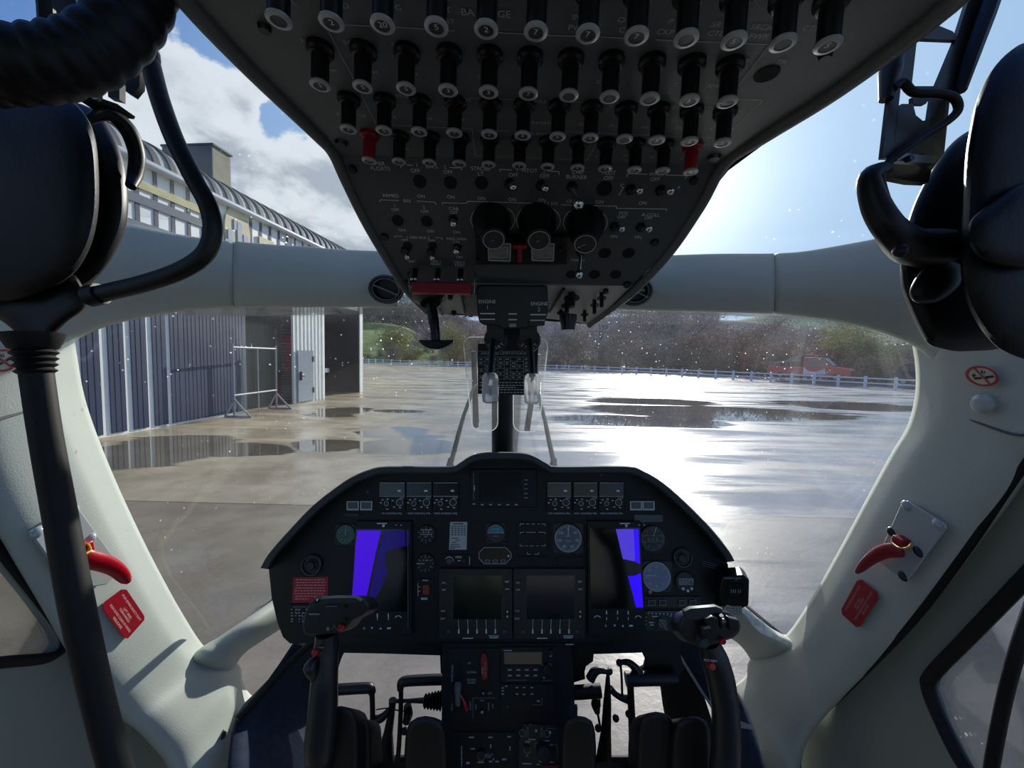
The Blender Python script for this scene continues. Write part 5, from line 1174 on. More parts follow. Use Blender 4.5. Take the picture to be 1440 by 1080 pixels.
# centre displays
for nm, x0, x1, sx0, sx1, col, sticks in (('centre_left_display', 617.5, 720.5, 637.5, 705, (12, 26, 22), (644.3, 657.5, 670.2, 683.3, 696.3)), ('centre_right_display', 722, 823, 740.5, 808, (18, 24, 38), (749.5, 762.6, 775.2, 788, 801))):
    b = bezel(nm, x0, 800, x1, 899, .009, M('bezel_mid', (30, 33, 34), .42))
    part('screen_frame', b, M('frame_grey', (40, 44, 45), .4), lambda m: IPL.rect(m, sx0-3, 807, sx1+3, 873, .009, .0098))
    part('screen', b, M('screen_%s' % nm, col, .12, spec=.6), lambda m: IPL.rect(m, sx0, 809.5, sx1, 871, .0098, .0104))
    def mk(m):
        for x in sticks: 
            IPL.line(m, (x, 871), (x-(x-722)*.012, 884), .0009, .0108)
            IPL.rect(m, x-1-(x-722)*.01, 885, x+1-(x-722)*.01, 891, .009, .0104)
        for x, t in ((x0+6.5, 'ON'), (x0+6.5, 'OFF')): IPL.text(m, t, x, 819.5 if t == 'ON' else 829.5, 2.4, 0, .0096)
        for x, t, y in ((x1-7, 'BRT', 818), (x1-7, 'DIM', 828.5), (x0+5.5, 'CLR', 859), (x0+5.5, 'ENT', 870)): IPL.text(m, t, x, y, 2.4, 0, .0096)
        IPL.poly(m, [(x1-8.5, 861.5), (x1-5.5, 861.5), (x1-7, 858)], .009, .0096); IPL.poly(m, [(x1-8.5, 866), (x1-5.5, 866), (x1-7, 869.5)], .009, .0096)
        IPL.rect(m, x0+33, 897, x0+48, 898.2, .009, .0096); IPL.rect(m, x0+70, 894, x0+84, 895, .009, .0096); IPL.rect(m, x0+71, 896.5, x0+83, 897.5, .009, .0096)
    part('markings', b, ink, mk)
    for x in (x0+13, x1-11): part('knob', b, M('knob_mid', (70, 74, 74), .5), lambda m: IPL.disc(m, x, 888.5, 2.4, .009, .012))
    for x, y in ((x0+5, 804), (x1-5, 804)): part('screw', b, stemm, lambda m: IPL.disc(m, x, y, 4, .007, .0095))
    for x in (x0+6.5, x1-7):
        part('key', b, plastic, lambda m: IPL.rect(m, x-4, 815, x+4, 832, .009, .0094, 0, 1)); part('key', b, plastic, lambda m: IPL.rect(m, x-4, 855, x+4, 873, .009, .0094, 0, 1))
for x, y in ((447, 725), (601, 663), (517, 692), (845, 668), (600, 735), (578, 735), (825, 735), (933, 747), (905, 735)):
    part('screw', ip, plastic, lambda m: IPL.disc(m, x, y, 2.2, 0, .002, seg=10))
# ------------------------------------------------------------------ standby compass on the right sill
cp = empty('standby_compass', at(1035, 852, .93), 'black standby compass on a bracket at the panel\'s right end', 'compass')
CP = PL(at(1013, 812, .90), at(1054, 815, .88), at(1015, 850, .90))
mb = MB(); CP.poly(mb, [(1016, 811), (1046, 809), (1054, 816), (1053, 852), (1044, 856), (1013, 850), (1010, 838)], -.045, 0); o = mb.build('case', plastic, cp); bv = o.modifiers.new('b', 'BEVEL'); bv.width = .003; bv.segments = 2; bv.limit_method = 'ANGLE'
part('window', cp, M('compass_window', (28, 32, 32), .1, spec=.8), lambda m: CP.rect(m, 1023, 821, 1046, 841, 0, .003, 0, 3)); part('lubber_lines', cp, inkd, lambda m: [CP.rect(m, x, 829, x+.7, 834, .003, .0034) for x in (1028, 1031, 1034, 1038, 1041)])
part('top_strip', cp, M('strip_pale', (120, 128, 128), .5), lambda m: CP.rect(m, 1018, 812.5, 1042, 814, 0, .001)); part('screw', cp, steel, lambda m: CP.disc(m, 1035, 815, 1.8, 0, .004))
part('correction_card', cp, M('card_grey', (150, 156, 150), .6), lambda m: CP.poly(m, [(1021, 853), (1043, 852), (1044, 865), (1021, 866)], -.002, 0), label='small white correction card')
part('card_print', cp, inkb, lambda m: [CP.rect(m, x, y, x+1.6, y+1, 0, .0004) for x in (1023, 1027, 1031, 1035, 1039) for y in (855, 858.5, 862)])
part('stem', cp, plastic, lambda m: m.cyl(at(1015, 845, .93), at(1005, 862, 1.0), .012, .012, 10))
# ------------------------------------------------------------------ centre pedestal
PP = PL(at(622, 905, .93), at(800, 905, .93), at(715, 1080, .86))
pd = empty('centre_pedestal', at(715, 1100, .86), 'black centre pedestal between the seats with landing gear lever and control panels', 'pedestal')
mb = MB(); PP.poly(mb, [(622, 903), (803, 903), (807, 960), (812, 1080), (822, 1300), (612, 1300), (620, 1080)], -.10, 0); o = mb.build('body', dark, pd); bv = o.modifiers.new('b', 'BEVEL'); bv.width = .003; bv.segments = 2; bv.limit_method = 'ANGLE'
def ppart(name, mat, fn, parent=None, **k):
    mb = MB(); fn(mb); return mb.build(name, mat, parent or pd, **k)
ppart('edge_strip', M('strip_edge', (52, 56, 58), .4), lambda m: PP.poly(m, [(802.5, 985), (804.5, 985), (813.5, 1080), (811, 1080)], 0, .003))
gp_ = ppart('gear_panel', panelm, lambda m: PP.rect(m, 632, 912, 702, 1015, 0, .003))
ppart('gear_slot', MATS['hole_black'], lambda m: PP.rect(m, 643, 930, 649, 985, .003, .0036), gp_)
mb = MB(); q = [PP.P(644, 990, .004), PP.P(643.5, 975, .022), PP.P(644, 962, .028)]; mb.tube(smooth(q, 4), [.006]*5+[.0075]*4, 12); ppm = mb.build('gear_lever', M('lever_grey', (110, 118, 122), .3), gp_, label='grey landing gear lever knob')
mb = MB(); mb.tube(smooth([PP.P(646, 975, .016), PP.P(652, 985, .014), PP.P(657, 999, .010)], 4), [.0025]*5+[.0045]*4, 8, flat=.6); mb.build('lock_lever', redm, gp_, label='red lock lever')
er = ppart('emergency_lever', M('red_dark', (134, 14, 36), .4), lambda m: PP.poly(m, [(676, 926), (679, 919), (682, 919), (685, 927), (686, 940), (685, 955), (681, 957), (677.5, 955), (676.5, 940)], .003, .012), label='dark red emergency lever')
ppart('lettering', M('lever_print', (200, 150, 150), .6), lambda m: (PP.text(m, 'EMER', 678.5, 943, 2.6, 0, .0125, rot=pi/2), PP.text(m, 'PULL DOWN', 682.3, 941, 2.2, 0, .0125, rot=pi/2)), er)
def mk(m):
    PP.text(m, 'UP', 660, 932.5, 2.8, 0, .0035); PP.text(m, 'DOWN', 663, 945.5, 2.8, 0, .0035); PP.text(m, 'DOWN', 663, 956, 2.6, 0, .0035); PP.text(m, 'NORM', 663, 960, 2.6, 0, .0035)
    PP.text(m, 'LAND GEAR', 636, 947, 2.6, 0, .0035, rot=-pi/2); PP.text(m, 'TAXI', 635.5, 994, 2.6, 0, .0035, rot=-pi/2); PP.text(m, 'LIGHT', 661.5, 993, 2.6, 0, .0035, rot=-pi/2)
    PP.path(m, [(697, 981.5), (665, 981.5), (665, 1010)], .0005, .0035); PP.text(m, 'OFF', 689, 975, 2.4, 0, .0035); PP.text(m, 'TAIL', 678, 985, 2.2, 0, .0035)
    PP.text(m, 'BRAKE', 687, 994, 2.2, 0, .0035, rot=-pi/2); PP.text(m, 'ARM', 669, 994, 2.2, 0, .0035, rot=-pi/2); PP.text(m, 'OFF', 693, 993, 2.2, 0, .0035, rot=-pi/2)
ppart('lettering', inkd, mk, gp_)
ppart('toggle', steel, lambda m: (m.cyl(PP.P(679.5, 979), PP.P(679.5, 975, .012), .0022, .0028, 8)), gp_); ppart('toggle', steel, lambda m: (m.cyl(PP.P(678, 998), PP.P(678, 1001.5, .012), .0024, .0030, 8)), gp_)
fm_ = ppart('flight_management_unit', panelm, lambda m: PP.rect(m, 704, 910, 780, 960, 0, .004, 0, 1))
ppart('screen', MATS['screen_off'], lambda m: PP.rect(m, 709, 917, 762, 934, .004, .0046), fm_)
def mk(m):
    PP.rect(m, 708, 914, 720, 915.3, .004, .0046)
    for y in (942, 950):
        for x in (717, 729, 741, 753): PP.rect(m, x-2.5, y-.9, x+2.5, y+.9, .004, .0046)
    PP.path(m, [(762+7.5*cos(t)+7, 938.5-6*sin(t)) for t in [pi*(.1+.8*k/8) for k in range(9)]], .0009, .005)
    PP.path(m, [(774, 914), (776, 918), (774.5, 921)], .0007, .005); PP.rect(m, 773, 922, 776, 923.5, .004, .0046); PP.line(m, (712, 956.5), (740, 956.5), .0005, .0046); PP.line(m, (763, 957), (775, 957), .0005, .0046); PP.poly(m, [(764, 951), (767, 954), (764, 954)], .004, .0046)
ppart('markings', inkd, mk, fm_)
for x, y, r in ((769, 941, 6), (775, 917, 3)): ppart('knob', plastic, lambda m: PP.disc(m, x, y, r, .004, .014, taper=.85), fm_)
for y in (942, 950):
    for x in (717, 729, 741, 753): ppart('key', plastic, lambda m: PP.rect(m, x-4, y-2.6, x+4, y+2.6, .004, .0046-.0002), fm_)
au = ppart('audio_panel', panelm, lambda m: PP.rect(m, 704, 962, 780, 1000, 0, .003, 0, 1))
def mk(m):
    for x, y in ((712, 965), (707, 967.5), (707, 971.5), (707, 976), (727, 967), (737, 967), (748, 967), (727, 976), (737, 976.5), (748, 976)): PP.rect(m, x-1.8, y-.8, x+1.8, y+.8, .003, .0036)
    PP.path(m, [(762, 981), (762, 992)], .0006, .0036); PP.line(m, (749, 991), (761, 991.5), .0005, .0036); PP.rect(m, 755, 985, 759, 987, .003, .0036); PP.line(m, (713.5, 992), (713.5, 996), .0006, .0036)
ppart('markings', inkd, mk, au)
lo = ppart('lower_left_panel', panelm, lambda m: PP.rect(m, 632, 1030, 725, 1120, 0, .003, 0, 1))
def mk(m):
    PP.hring(m, 677, 1062.5, 5.6, .0005, .0045); PP.text(m, 'LDG LT', 688, 1061, 2.4, 0, .0036); PP.text(m, 'TRIM', 687, 1064.5, 2.4, 0, .0036)
    for x, y, w, h in ((663, 1037, 7, 2), (689.5, 1037, 6, 2), (716, 1036, 5, 2), (665, 1053, 6, 1.6), (690, 1049.5, 2, 5), (717, 1052.5, 1.6, 6), (658, 1073, 5, 3), (676, 1072, 9, 2), (690, 1071, 5, 2), (699, 1071, 5, 2), (709, 1068, 6, 2.4), (694, 1068, 2, 2)): PP.rect(m, x-w/2, y-h/2, x+w/2, y+h/2, .003, .0036)
    for y in range(1049, 1078, 3): PP.rect(m, 648.4, y, 650, y+2, .003, .0036)
ppart('markings', inkd, mk, lo); ppart('knob', plastic, lambda m: PP.disc(m, 677, 1062.5, 5, .003, .012), lo)
tp = ppart('trim_panel', MATS['bezel_mid'], lambda m: PP.poly(m, [(737, 1018), (783, 1020), (796, 1045), (799, 1120), (728, 1120), (730, 1040)], 0, .004))
for x in (741, 761): ppart('guard', M('olive_guard', (84, 82, 62), .5), lambda m: PP.rect(m, x-1.5 if x < 750 else x-1, 1022, x+3, 1037, .004, .012), tp)
def mk(m):
    PP.hring(m, 734.5, 1031, 4, .0005, .005); PP.hring(m, 769, 1032, 4, .0005, .006); PP.hring(m, 741.5, 1054, 4.6, .0006, .006); PP.hring(m, 789.5, 1058, 4.2, .0006, .006)
    PP.path(m, [(737, 1019.5), (748, 1019.5)], .0005, .0046); PP.path(m, [(768, 1024), (780, 1025)], .0005, .0046); PP.path(m, [(752, 1052), (752, 1044.5), (783, 1047), (785, 1075)], .0005, .0046)
    for x, y, w in ((748, 1040, 10), (768, 1042, 9), (742, 1043, 7), (742, 1046, 5), (760, 1046, 5), (767.5, 1045.5, 6), (775, 1048, 4), (787, 1047, 5), (789, 1050.5, 6), (741, 1074, 13), (741, 1063, 3), (790, 1068, 4), (760, 1071, 4), (776, 1072, 5), (757, 1075, 4)): PP.rect(m, x-w/2, y-.9, x+w/2, y+.9, .004, .0046)
ppart('markings', inkd, mk, tp)
ppart('trim_knob', M('knob_navy', (26, 32, 46), .4), lambda m: PP.disc(m, 765, 1061, 10, .004, .022, taper=.9), tp); ppart('knob', plastic, lambda m: PP.disc(m, 741.5, 1054, 4, .004, .014), tp); ppart('knob', plastic, lambda m: PP.disc(m, 789.5, 1058, 3.6, .004, .014), tp)
for x, y in ((754, 1028), (773.5, 1030.5), (794, 1062)): ppart('dot', white, lambda m: PP.disc(m, x, y, 1.5, .004, .006), tp)
ppart('red_strip', redl, lambda m: PP.rect(m, 762, 1076.5, 785, 1084, .004, .006), tp)
ppart('top_lettering', inkd, lambda m: (PP.rect(m, 795, 900.5, 807, 902, .001, .002), PP.rect(m, 795, 905.5, 807, 907, .001, .002)))

# ------------------------------------------------------------------ cyclic sticks
def nrmd(px, py): return ray(px, py).normalized()
cyl_ = empty('cyclic_stick', at(455, 1080, .66), 'left pilot\'s black cyclic stick with wide grip head and two red buttons', 'control stick', None)
def tubepx(mb, pts, rs, seg=12, k=5, flat=1.0, mi=0):
    P_ = [at(x, y, d) for x, y, d in pts]; n = (len(P_)-1)*k
    S = smooth(P_, k); RR_ = [rs[min(int(i/k), len(rs)-2)] + (rs[min(int(i/k), len(rs)-2)+1]-rs[min(int(i/k), len(rs)-2)])*((i/k)-min(int(i/k), len(rs)-2)) for i in range(n+1)]
    mb.tube(S, RR_, seg, mi, flat=flat, up=RM @ V((1, 0, 0)))
gripm = M('grip_black', (30, 32, 33), .42, bump=.1)
mb = MB(); tubepx(mb, [(459, 890, .66), (459, 912, .66), (458, 932, .655), (456, 960, .65), (454, 1000, .65), (450, 1040, .65), (449, 1062, .65)], [.017, .0205, .0200, .0215, .0235, .0245, .0225], 14)
mb.build('stick_grip', gripm, cyl_)
mb = MB(); h = [(427, 892), (424.5, 880), (428, 862), (436, 846), (444, 840.5), (470, 838.5), (500, 838.5), (511, 841), (518, 850), (519, 857), (508, 866), (495, 872), (486, 884), (476, 890), (450, 893), (435, 894)]
pts = [at(x, y, .64) for x, y in h]; mb.prism(pts, RM @ V((0, -.026, -.05))); o = mb.build('grip_head', gripm, cyl_); bv = o.modifiers.new('b', 'BEVEL'); bv.width = .006; bv.segments = 3; bv.limit_method = 'ANGLE'
CPL = PL(at(430, 860, .639), at(500, 860, .639), at(460, 890, .639))
mb = MB(); CPL.poly(mb, [(436, 848), (444, 843), (470, 841), (500, 841), (508, 846), (500, 848), (470, 847.5), (450, 850), (438, 855)], 0, .008); o = mb.build('top_guard', M('guard_black', (50, 54, 55), .35), cyl_)
def cpart(name, mat, fn, pl_parent, **k):
    mb = MB(); fn(mb); return mb.build(name, mat, pl_parent, **k)
cpart('red_button', redm, lambda m: m.lathe(CPL.P(480.5, 881.5, 0), CPL.n, [(.0058, 0), (.0058, .004), (.0042, .006), (.0022, .0045)], 18), cyl_, label='red button on the head')
cpart('red_button', redm, lambda m: m.lathe(at(443.5, 917, .637), RM @ V((-.1, .1, 1)), [(.0052, -.004), (.0052, .003), (.004, .0045)], 18), cyl_, label='red button on the neck')
cpart('hat_switch', dsteel, lambda m: (CPL.disc(m, 444.5, 846, 4.5, 0, .010, taper=.7), CPL.disc(m, 444.5, 846, 2, .010, .014)), cyl_)
for x, y in ((484, 855), (485, 872.5)): cpart('screw', dsteel, lambda m: CPL.disc(m, x, y, 2.4, 0, .002), cyl_)
cpart('marks', M('mark_grey', (120, 124, 122), .5), lambda m: (CPL.rect(m, 434, 862.5, 449, 865, 0, .0008), CPL.rect(m, 458, 852, 474, 853.2, 0, .0008), CPL.rect(m, 459, 882, 463, 887, 0, .0008), CPL.path(m, [(467, 886), (470, 879), (472, 884), (478, 882)], .0008, .001), CPL.rect(m, 447, 910, 455, 911.5, 0, .0008)), cyl_)
cpart('trigger', gripm, lambda m: tubepx(m, [(442, 928, .64), (436, 938, .63), (440, 950, .635), (444, 958, .645)], [.007, .010, .008, .004], 10), cyl_)
mb = MB(); tubepx(mb, [(449, 1055, .65), (449, 1080, .66), (452, 1140, .68), (455, 1230, .70)], [.0225, .021, .018, .018], 12); mb.build('shaft', dark, cyl_)
cyr = empty('cyclic_stick', at(1020, 1080, .62), 'right pilot\'s black cyclic stick with red FCS REM button, curving down beside the right pillar', 'control stick')
mb = MB(); tubepx(mb, [(997, 903, .62), (1004, 925, .62), (1013, 955, .62), (1020, 1000, .62), (1021, 1050, .62), (1018, 1090, .62), (1012, 1200, .64)], [.016, .0215, .0215, .0205, .0215, .022, .022], 14); mb.build('stick_grip', gripm, cyr)
mb = MB(); h = [(956, 893), (954.5, 878), (960, 864), (972, 859), (1008, 856), (1026, 861), (1041, 870), (1043, 882), (1040, 892), (1032, 898), (1016, 903), (1000, 909), (984, 911), (968, 904)]
mb.prism([at(x, y, .60) for x, y in h], RM @ V((.012, -.034, -.06))); o = mb.build('grip_head', gripm, cyr); bv = o.modifiers.new('b', 'BEVEL'); bv.width = .006; bv.segments = 3; bv.limit_method = 'ANGLE'
CPR = PL(at(970, 880, .599), at(1040, 880, .599), at(1000, 905, .599))
mb = MB(); CPR.poly(mb, [(962, 862), (972, 857), (1008, 854), (1020, 859), (1000, 864), (985, 872), (965, 872)], 0, .010); o = mb.build('top_guard', M('guard_grey', (44, 47, 49), .5), cyr); bv = o.modifiers.new('b', 'BEVEL'); bv.width = .002; bv.segments = 2
for pts in ([(990, 872), (1003, 868), (1011, 871), (1010, 888), (998, 890)], [(1013, 869), (1020, 867), (1022, 884), (1014, 886)], [(1024, 869), (1040, 873), (1040, 890), (1026, 888)], [(985, 880), (996, 877), (997, 896), (987, 898)]):
    o = cpart('rocker', plastic, lambda m: CPR.poly(m, pts, 0, .010), cyr); bv = o.modifiers.new('b', 'BEVEL'); bv.width = .0015; bv.segments = 2
cpart('thumb_wheel', M('wheel_grey', (58, 62, 62), .4), lambda m: CPR.disc(m, 991, 905, 8, -.004, .012, taper=.8), cyr)
cpart('silver_tab', steel, lambda m: (CPR.poly(m, [(988, 882), (998, 879.5), (1000, 884), (990, 885)], .010, .013), CPR.disc(m, 1018, 873.5, 3, .009, .013)), cyr)
cpart('red_button', redm, lambda m: m.lathe(CPR.P(1014.5, 899.5, 0), CPR.n, [(.0048, 0), (.0048, .005), (.0035, .0065), (.0018, .005)], 18), cyr, label='red button on the head')
cpart('red_button', redm, lambda m: m.lathe(at(1000.5, 936, .60), RM @ V((-.1, .3, 1)), [(.0055, -.006), (.0055, .003), (.0045, .0048)], 18), cyr, label='red button on the neck')
cpart('lettering', ink, lambda m: PL(at(990, 928, .598), at(1010, 930, .598), at(1000, 940, .598)).text(m, 'FCS REM', 999, 929, 3.4, 0, .0005), cyr)

# ------------------------------------------------------------------ pedals and seats
pdm = M('pedal_black', (16, 17, 18), .45)
pl_ = empty('rudder_pedals', at(540, 1075, 1.0), 'left pair of black tube rudder pedals over the chin window', 'pedals')
def pt(parent, name, pts, rs, seg=10, mat=pdm, flat=1.0):
    mb = MB(); tubepx(mb, pts, rs, seg, 4, flat); return mb.build(name, mat, parent)
pt(pl_, 'foot_bar', [(440, 971, .98), (470, 970, .98), (512, 967.5, .98), (521, 968.5, .98), (524, 975, .98)], [.0125, .0125, .0125, .012, .009])
pt(pl_, 'pedal_arm', [(523, 970, .985), (524, 1000, .985), (523.5, 1050, .985), (523, 1078, .985)], [.0068]*4)
pt(pl_, 'foot_bar', [(640, 955, .99), (600, 956, .99), (570, 958, .99), (564, 962, .99), (563, 970, .99)], [.0125, .0125, .012, .011, .008])
pt(pl_, 'pedal_arm', [(564, 960, .995), (563.5, 1000, .995), (561, 1050, .995), (558, 1078, .995)], [.0062]*4)
pt(pl_, 'pivot_arm', [(552, 984, 1.0), (551, 1000, 1.0), (546, 1030, 1.0), (540, 1078, 1.0)], [.010, .0085, .012, .028])
pt(pl_, 'link', [(523, 1012, .99), (536, 1010, .99), (548, 998, .995)], [.009, .010, .007])
pt(pl_, 'push_rod', [(552, 986, 1.0), (575, 985.5, 1.0), (598, 985, 1.0)], [.0045, .0045, .007])
mb = MB(); a, b = at(596, 986, .98), at(620, 985, .98); mb.lathe(a, b-a, [((.016 if i % 2 else .011)+i*.0006, (b-a).length*i/11) for i in range(12)], 18); mb.build('rubber_gaiter', rubber, pl_)
pt(pl_, 'brake_cylinder', [(573, 992, 1.0), (574, 1004, 1.0), (571, 1016, 1.0)], [.010, .0125, .009]); pt(pl_, 'cable', [(529, 998, .99), (545, 996, .99), (566, 1000, 1.0), (574, 995, 1.0)], [.0015]*4, 6)
for x, y in ((569, 1028), (514, 1033), (573, 1008)): cpart('clevis', pdm, lambda m: m.ball(at(x, y, .99), .009, 10), pl_)
pr_ = empty('rudder_pedals', at(870, 1075, .98), 'right pair of black hooked rudder pedals with plates lettered AGUSTA', 'pedals')
pt(pr_, 'foot_bar', [(880, 955, .95), (905, 954, .95), (930, 953.5, .95), (951, 953, .95)], [.0165]*4, 14)
pt(pr_, 'foot_bar', [(800, 974, .95), (820, 973, .95), (845, 971, .95)], [.0155]*3, 14)
for a_, b_, y0, y1 in ((906, 945, 951.5, 956), (806, 838, 968.5, 972)):
    pass
pt(pr_, 'hook_arm', [(830, 955, .955), (835, 946, .955), (843, 942.5, .955), (852, 944, .955), (858, 943, .955)], [.012, .011, .008, .006, .005])
pt(pr_, 'hook_arm', [(899, 948, .955), (892, 938, .955), (884, 932, .955), (876, 931, .955), (870, 932.5, .955)], [.014, .010, .008, .006, .005])
pt(pr_, 'pedal_arm', [(872, 930, .96), (874, 950, .96), (875, 978, .96)], [.003, .003, .003], 8)
pt(pr_, 'pedal_arm', [(886, 952, .965), (888, 1000, .965), (891, 1060, .965)], [.0085, .009, .011])
pt(pr_, 'pivot_arm', [(855, 945, .97), (854, 985, .965), (852, 1030, .965), (848, 1080, .965)], [.004, .010, .013, .022])
pt(pr_, 'link', [(858, 968, .97), (868, 978, .97), (884, 984, .97)], [.008, .007, .010]); pt(pr_, 'brake_cylinder', [(840, 980, .97), (838, 990, .97), (840, 1002, .97)], [.009, .0125, .007]); pt(pr_, 'push_rod', [(840, 1000, .97), (844, 1022, .97)], [.003, .003], 6)
for x, y in ((841, 1024), (893, 1024), (857, 944), (871, 932), (866, 1010), (884, 1004)): cpart('clevis', pdm, lambda m: m.ball(at(x, y, .96), .0085, 10), pr_)
PPL = PL(at(800, 915, .97), at(960, 915, .97), at(880, 960, .965))
cpart('pedal_plate', pdm, lambda m: PPL.poly(m, [(806, 903), (838, 903), (838, 909), (835, 918), (834, 930), (824, 937), (822, 945), (823, 955), (806, 960)], -.008, 0), pr_)
cpart('pedal_plate', pdm, lambda m: PPL.poly(m, [(892, 900), (952, 900), (962, 940), (950, 962), (895, 950), (900, 941), (906, 937), (908, 928), (903, 918), (896, 914), (894, 909)], -.008, 0), pr_)
def mk(m):
    for i, ch in enumerate('AGUSTA'):
        if i: PPL.text(m, ch, 900+i*7.4, 909.5-.1*i, 6, 0, .0006)
    for i, ch in enumerate('USTA'): PPL.text(m, ch, 812+i*5.5, 922, 5, 0, .0006)
cpart('lettering', M('engraved', (58, 62, 62), .5), mk, pr_)
# seat cushions: rounded fronts rising into the frame
def seat(label, bol):
    c = at(sum(b[0] for b in bol)/len(bol), 1085, .70)
    e = empty('pilot_seat', c, label, 'seat')
    for (x, ty, w, d) in bol:
        mb = MB(); R = []
        for k in range(9):
            t = k/8; a = pi*t; xx = x - w/2*cos(a); yy = ty + (1 - sin(a)**.8)*w*.55 if 0 < k < 8 else ty + w*.9
            R.append((xx, yy))
        pts = [(x-w/2, 1300)] + R + [(x+w/2, 1300)]
        mb.prism([at(px_, py_, d) for px_, py_ in pts], RM @ V((0, -.066, -.07))); o = mb.build('thigh_bolster', M('seat_leather', (8, 8, 9), .5, bump=.3, bscale=300), e); bv = o.modifiers.new('b', 'BEVEL'); bv.width = .014; bv.segments = 4; bv.limit_method = 'ANGLE'
    mb = MB(); x0 = min(b[0] for b in bol)-15; x1 = max(b[0] for b in bol)+15
    mb.prism([at(x0, 1072, .76), at(x1, 1072, .76), at(x1+10, 1300, .72), at(x0-10, 1300, .72)], RM @ V((0, -.08, -.08))); mb.build('cushion', MATS['seat_leather'], e)
    return e
seat('left pilot\'s black leather seat cushion front, between cyclic stick and pedestal', [(476, 992, 50, .66), (503, 1009, 34, .70), (597, 1006, 62, .68)])
seat('right pilot\'s black leather seat cushion front, beside the right cyclic stick', [(815, 1006, 50, .70), (925, 1000, 54, .68), (976, 1006, 56, .66)])
mb = MB(); mb.box(at(806, 1000, .84), RM @ V((.009, 0, 0)), RM @ V((0, .012, 0)), RM @ V((0, 0, .004))); bk = mb.build('belt_buckle', M('buckle_grey', (52, 56, 60), .4), origin=at(806, 1012, .84)); setp(bk, 'small grey buckle tab at the pedestal\'s right edge', 'buckle')
mb = MB(); mb.prism([at(1042, 1014, .80), at(1060, 1021, .79), at(1059, 1026, .79), at(1042, 1024, .80)], V((-.02, .02, -.01))); ft = mb.build('footwell_tab', M('tab_pale', (150, 160, 162), .4)); setp(ft, 'small pale metal tab right of the right cyclic stick', 'tab')

# ------------------------------------------------------------------ emergency handles, labels, stickers
platem = M('handle_plate', (168, 176, 174), .22, .1, spec=.7)
def wallpl(pa, pb, pc, X): return PL(sx(*pa, X), sx(*pb, X), sx(*pc, X))
def handle(side, label):
    if side < 0:
        HP = wallpl((60, 760), (190, 700), (150, 830), .727)
        plt = [(42, 748), (103, 711), (112, 716), (172, 800), (150, 822), (100, 830)]; corners = [(52, 749), (102, 718), (127, 757), (79, 792)]
    else:
        HP = wallpl((1250, 700), (1330, 745), (1260, 810), .727)
        plt = [(1268, 705), (1276, 704), (1329, 737), (1330, 743), (1276, 816), (1272, 817), (1232, 787)]; corners = [(1275, 711), (1319, 737), (1254, 748), (1270, 810), (1292, 776)]
    c = HP.P(sum(p[0] for p in plt)/len(plt), sum(p[1] for p in plt)/len(plt)); e = empty('emergency_door_handle', c, label, 'handle')
    mb = MB(); HP.poly(mb, plt, 0, .004); o = mb.build('backing_plate', platem, e); bv = o.modifiers.new('b', 'BEVEL'); bv.width = .0015; bv.segments = 2; bv.limit_method = 'ANGLE'
    for i, (x, y) in enumerate(corners):
        mb = MB(); mb.lathe(HP.P(x, y, .003), HP.n, [(.010, 0), (.009, .003), (.005, .006), (.001, .007)], 16, sy=.75); mb.build('boss' if i < 2 or side < 0 else 'screw', platem if i < 2 or side < 0 else dsteel, e)
    return e, HP
e, HP = handle(-1, 'red emergency door handle on clear plate on the left pillar')
def hp(x, y, h): return HP.P(x, y, h)
mb = MB(); S = smooth([hp(108, 777, .016), hp(122, 787, .020), hp(145, 792, .022), hp(165, 802, .022), hp(181, 819, .022)], 5); mb.tube(S, [.011, .0125, .0135, .0145, .0150, .015, .015, .0148, .0145, .014, .0138, .0135, .013, .0125, .012, .0115, .011, .0105, .0095, .008, .004], 12, flat=.6, up=HP.ey); mb.build('handle_lever', redm, e, label='red handle lever')
mb = MB(); mb.box(hp(114, 771, .014), HP.ex*.010, HP.ey*.009, HP.n*.012); o = mb.build('pivot_block', redm, e); bv = o.modifiers.new('b', 'BEVEL'); bv.width = .002; bv.segments = 2
mb = MB(); mb.tube(smooth([hp(118, 764, .020), hp(124, 766, .026), hp(127, 774, .030), hp(120, 779, .032), hp(112, 783, .032), hp(108, 783, .026)], 4), .0018, 8); mb.build('wire_clip', yel, e, label='yellow wire clip')
e, HP = handle(1, 'red emergency door handle on clear plate on the right pillar')
mb = MB(); S = smooth([hp(1270, 776, .014), hp(1255, 774, .020), hp(1240, 777, .022), hp(1222, 788, .022), hp(1204, 805, .020)], 5); mb.tube(S, [.009, .011, .012, .0125, .013, .013, .013, .0128, .0125, .012, .0118, .0115, .011, .0105, .010, .0095, .009, .0085, .0075, .006, .0035], 12, flat=.6, up=HP.ey); mb.build('handle_lever', redd, e, label='red handle lever')
mb = MB(); mb.box(hp(1267, 762, .012), HP.ex*.009, HP.ey*.009, HP.n*.010); o = mb.build('pivot_block', redd, e); bv = o.modifiers.new('b', 'BEVEL'); bv.width = .002; bv.segments = 2
mb = MB(); mb.tube(smooth([hp(1261, 753, .016), hp(1254, 761, .022), hp(1262, 769, .028), hp(1272, 771, .028), hp(1279, 768, .024), hp(1281, 764, .016)], 4), .0016, 8); mb.build('wire_clip', yel, e, label='yellow wire clip')
def label_(name, lab, pl, outline, lines, dirpx, ink_):
    mb = MB(); pl.poly(mb, outline, 0, .0012); c = mb.build(name, M('placard_red', (150, 14, 32), .35)); setp(c, lab, 'placard'); WL[c.name] = V(c.location)
    d = (pl.P(*dirpx[1]) - pl.P(*dirpx[0])).normalized(); up = pl.n.cross(d)
    mb = MB()
    for s_, x, y, w in lines:
        g, fs, gw, gh = glyphs(s_); k = w/gw; q = pl.P(x, y, .0016); hh = .0038/gh
        mb.add([q + d*(a*k) + up*(b*hh) for a, b in g], fs)
    mb.build('lettering', ink_, c); return c
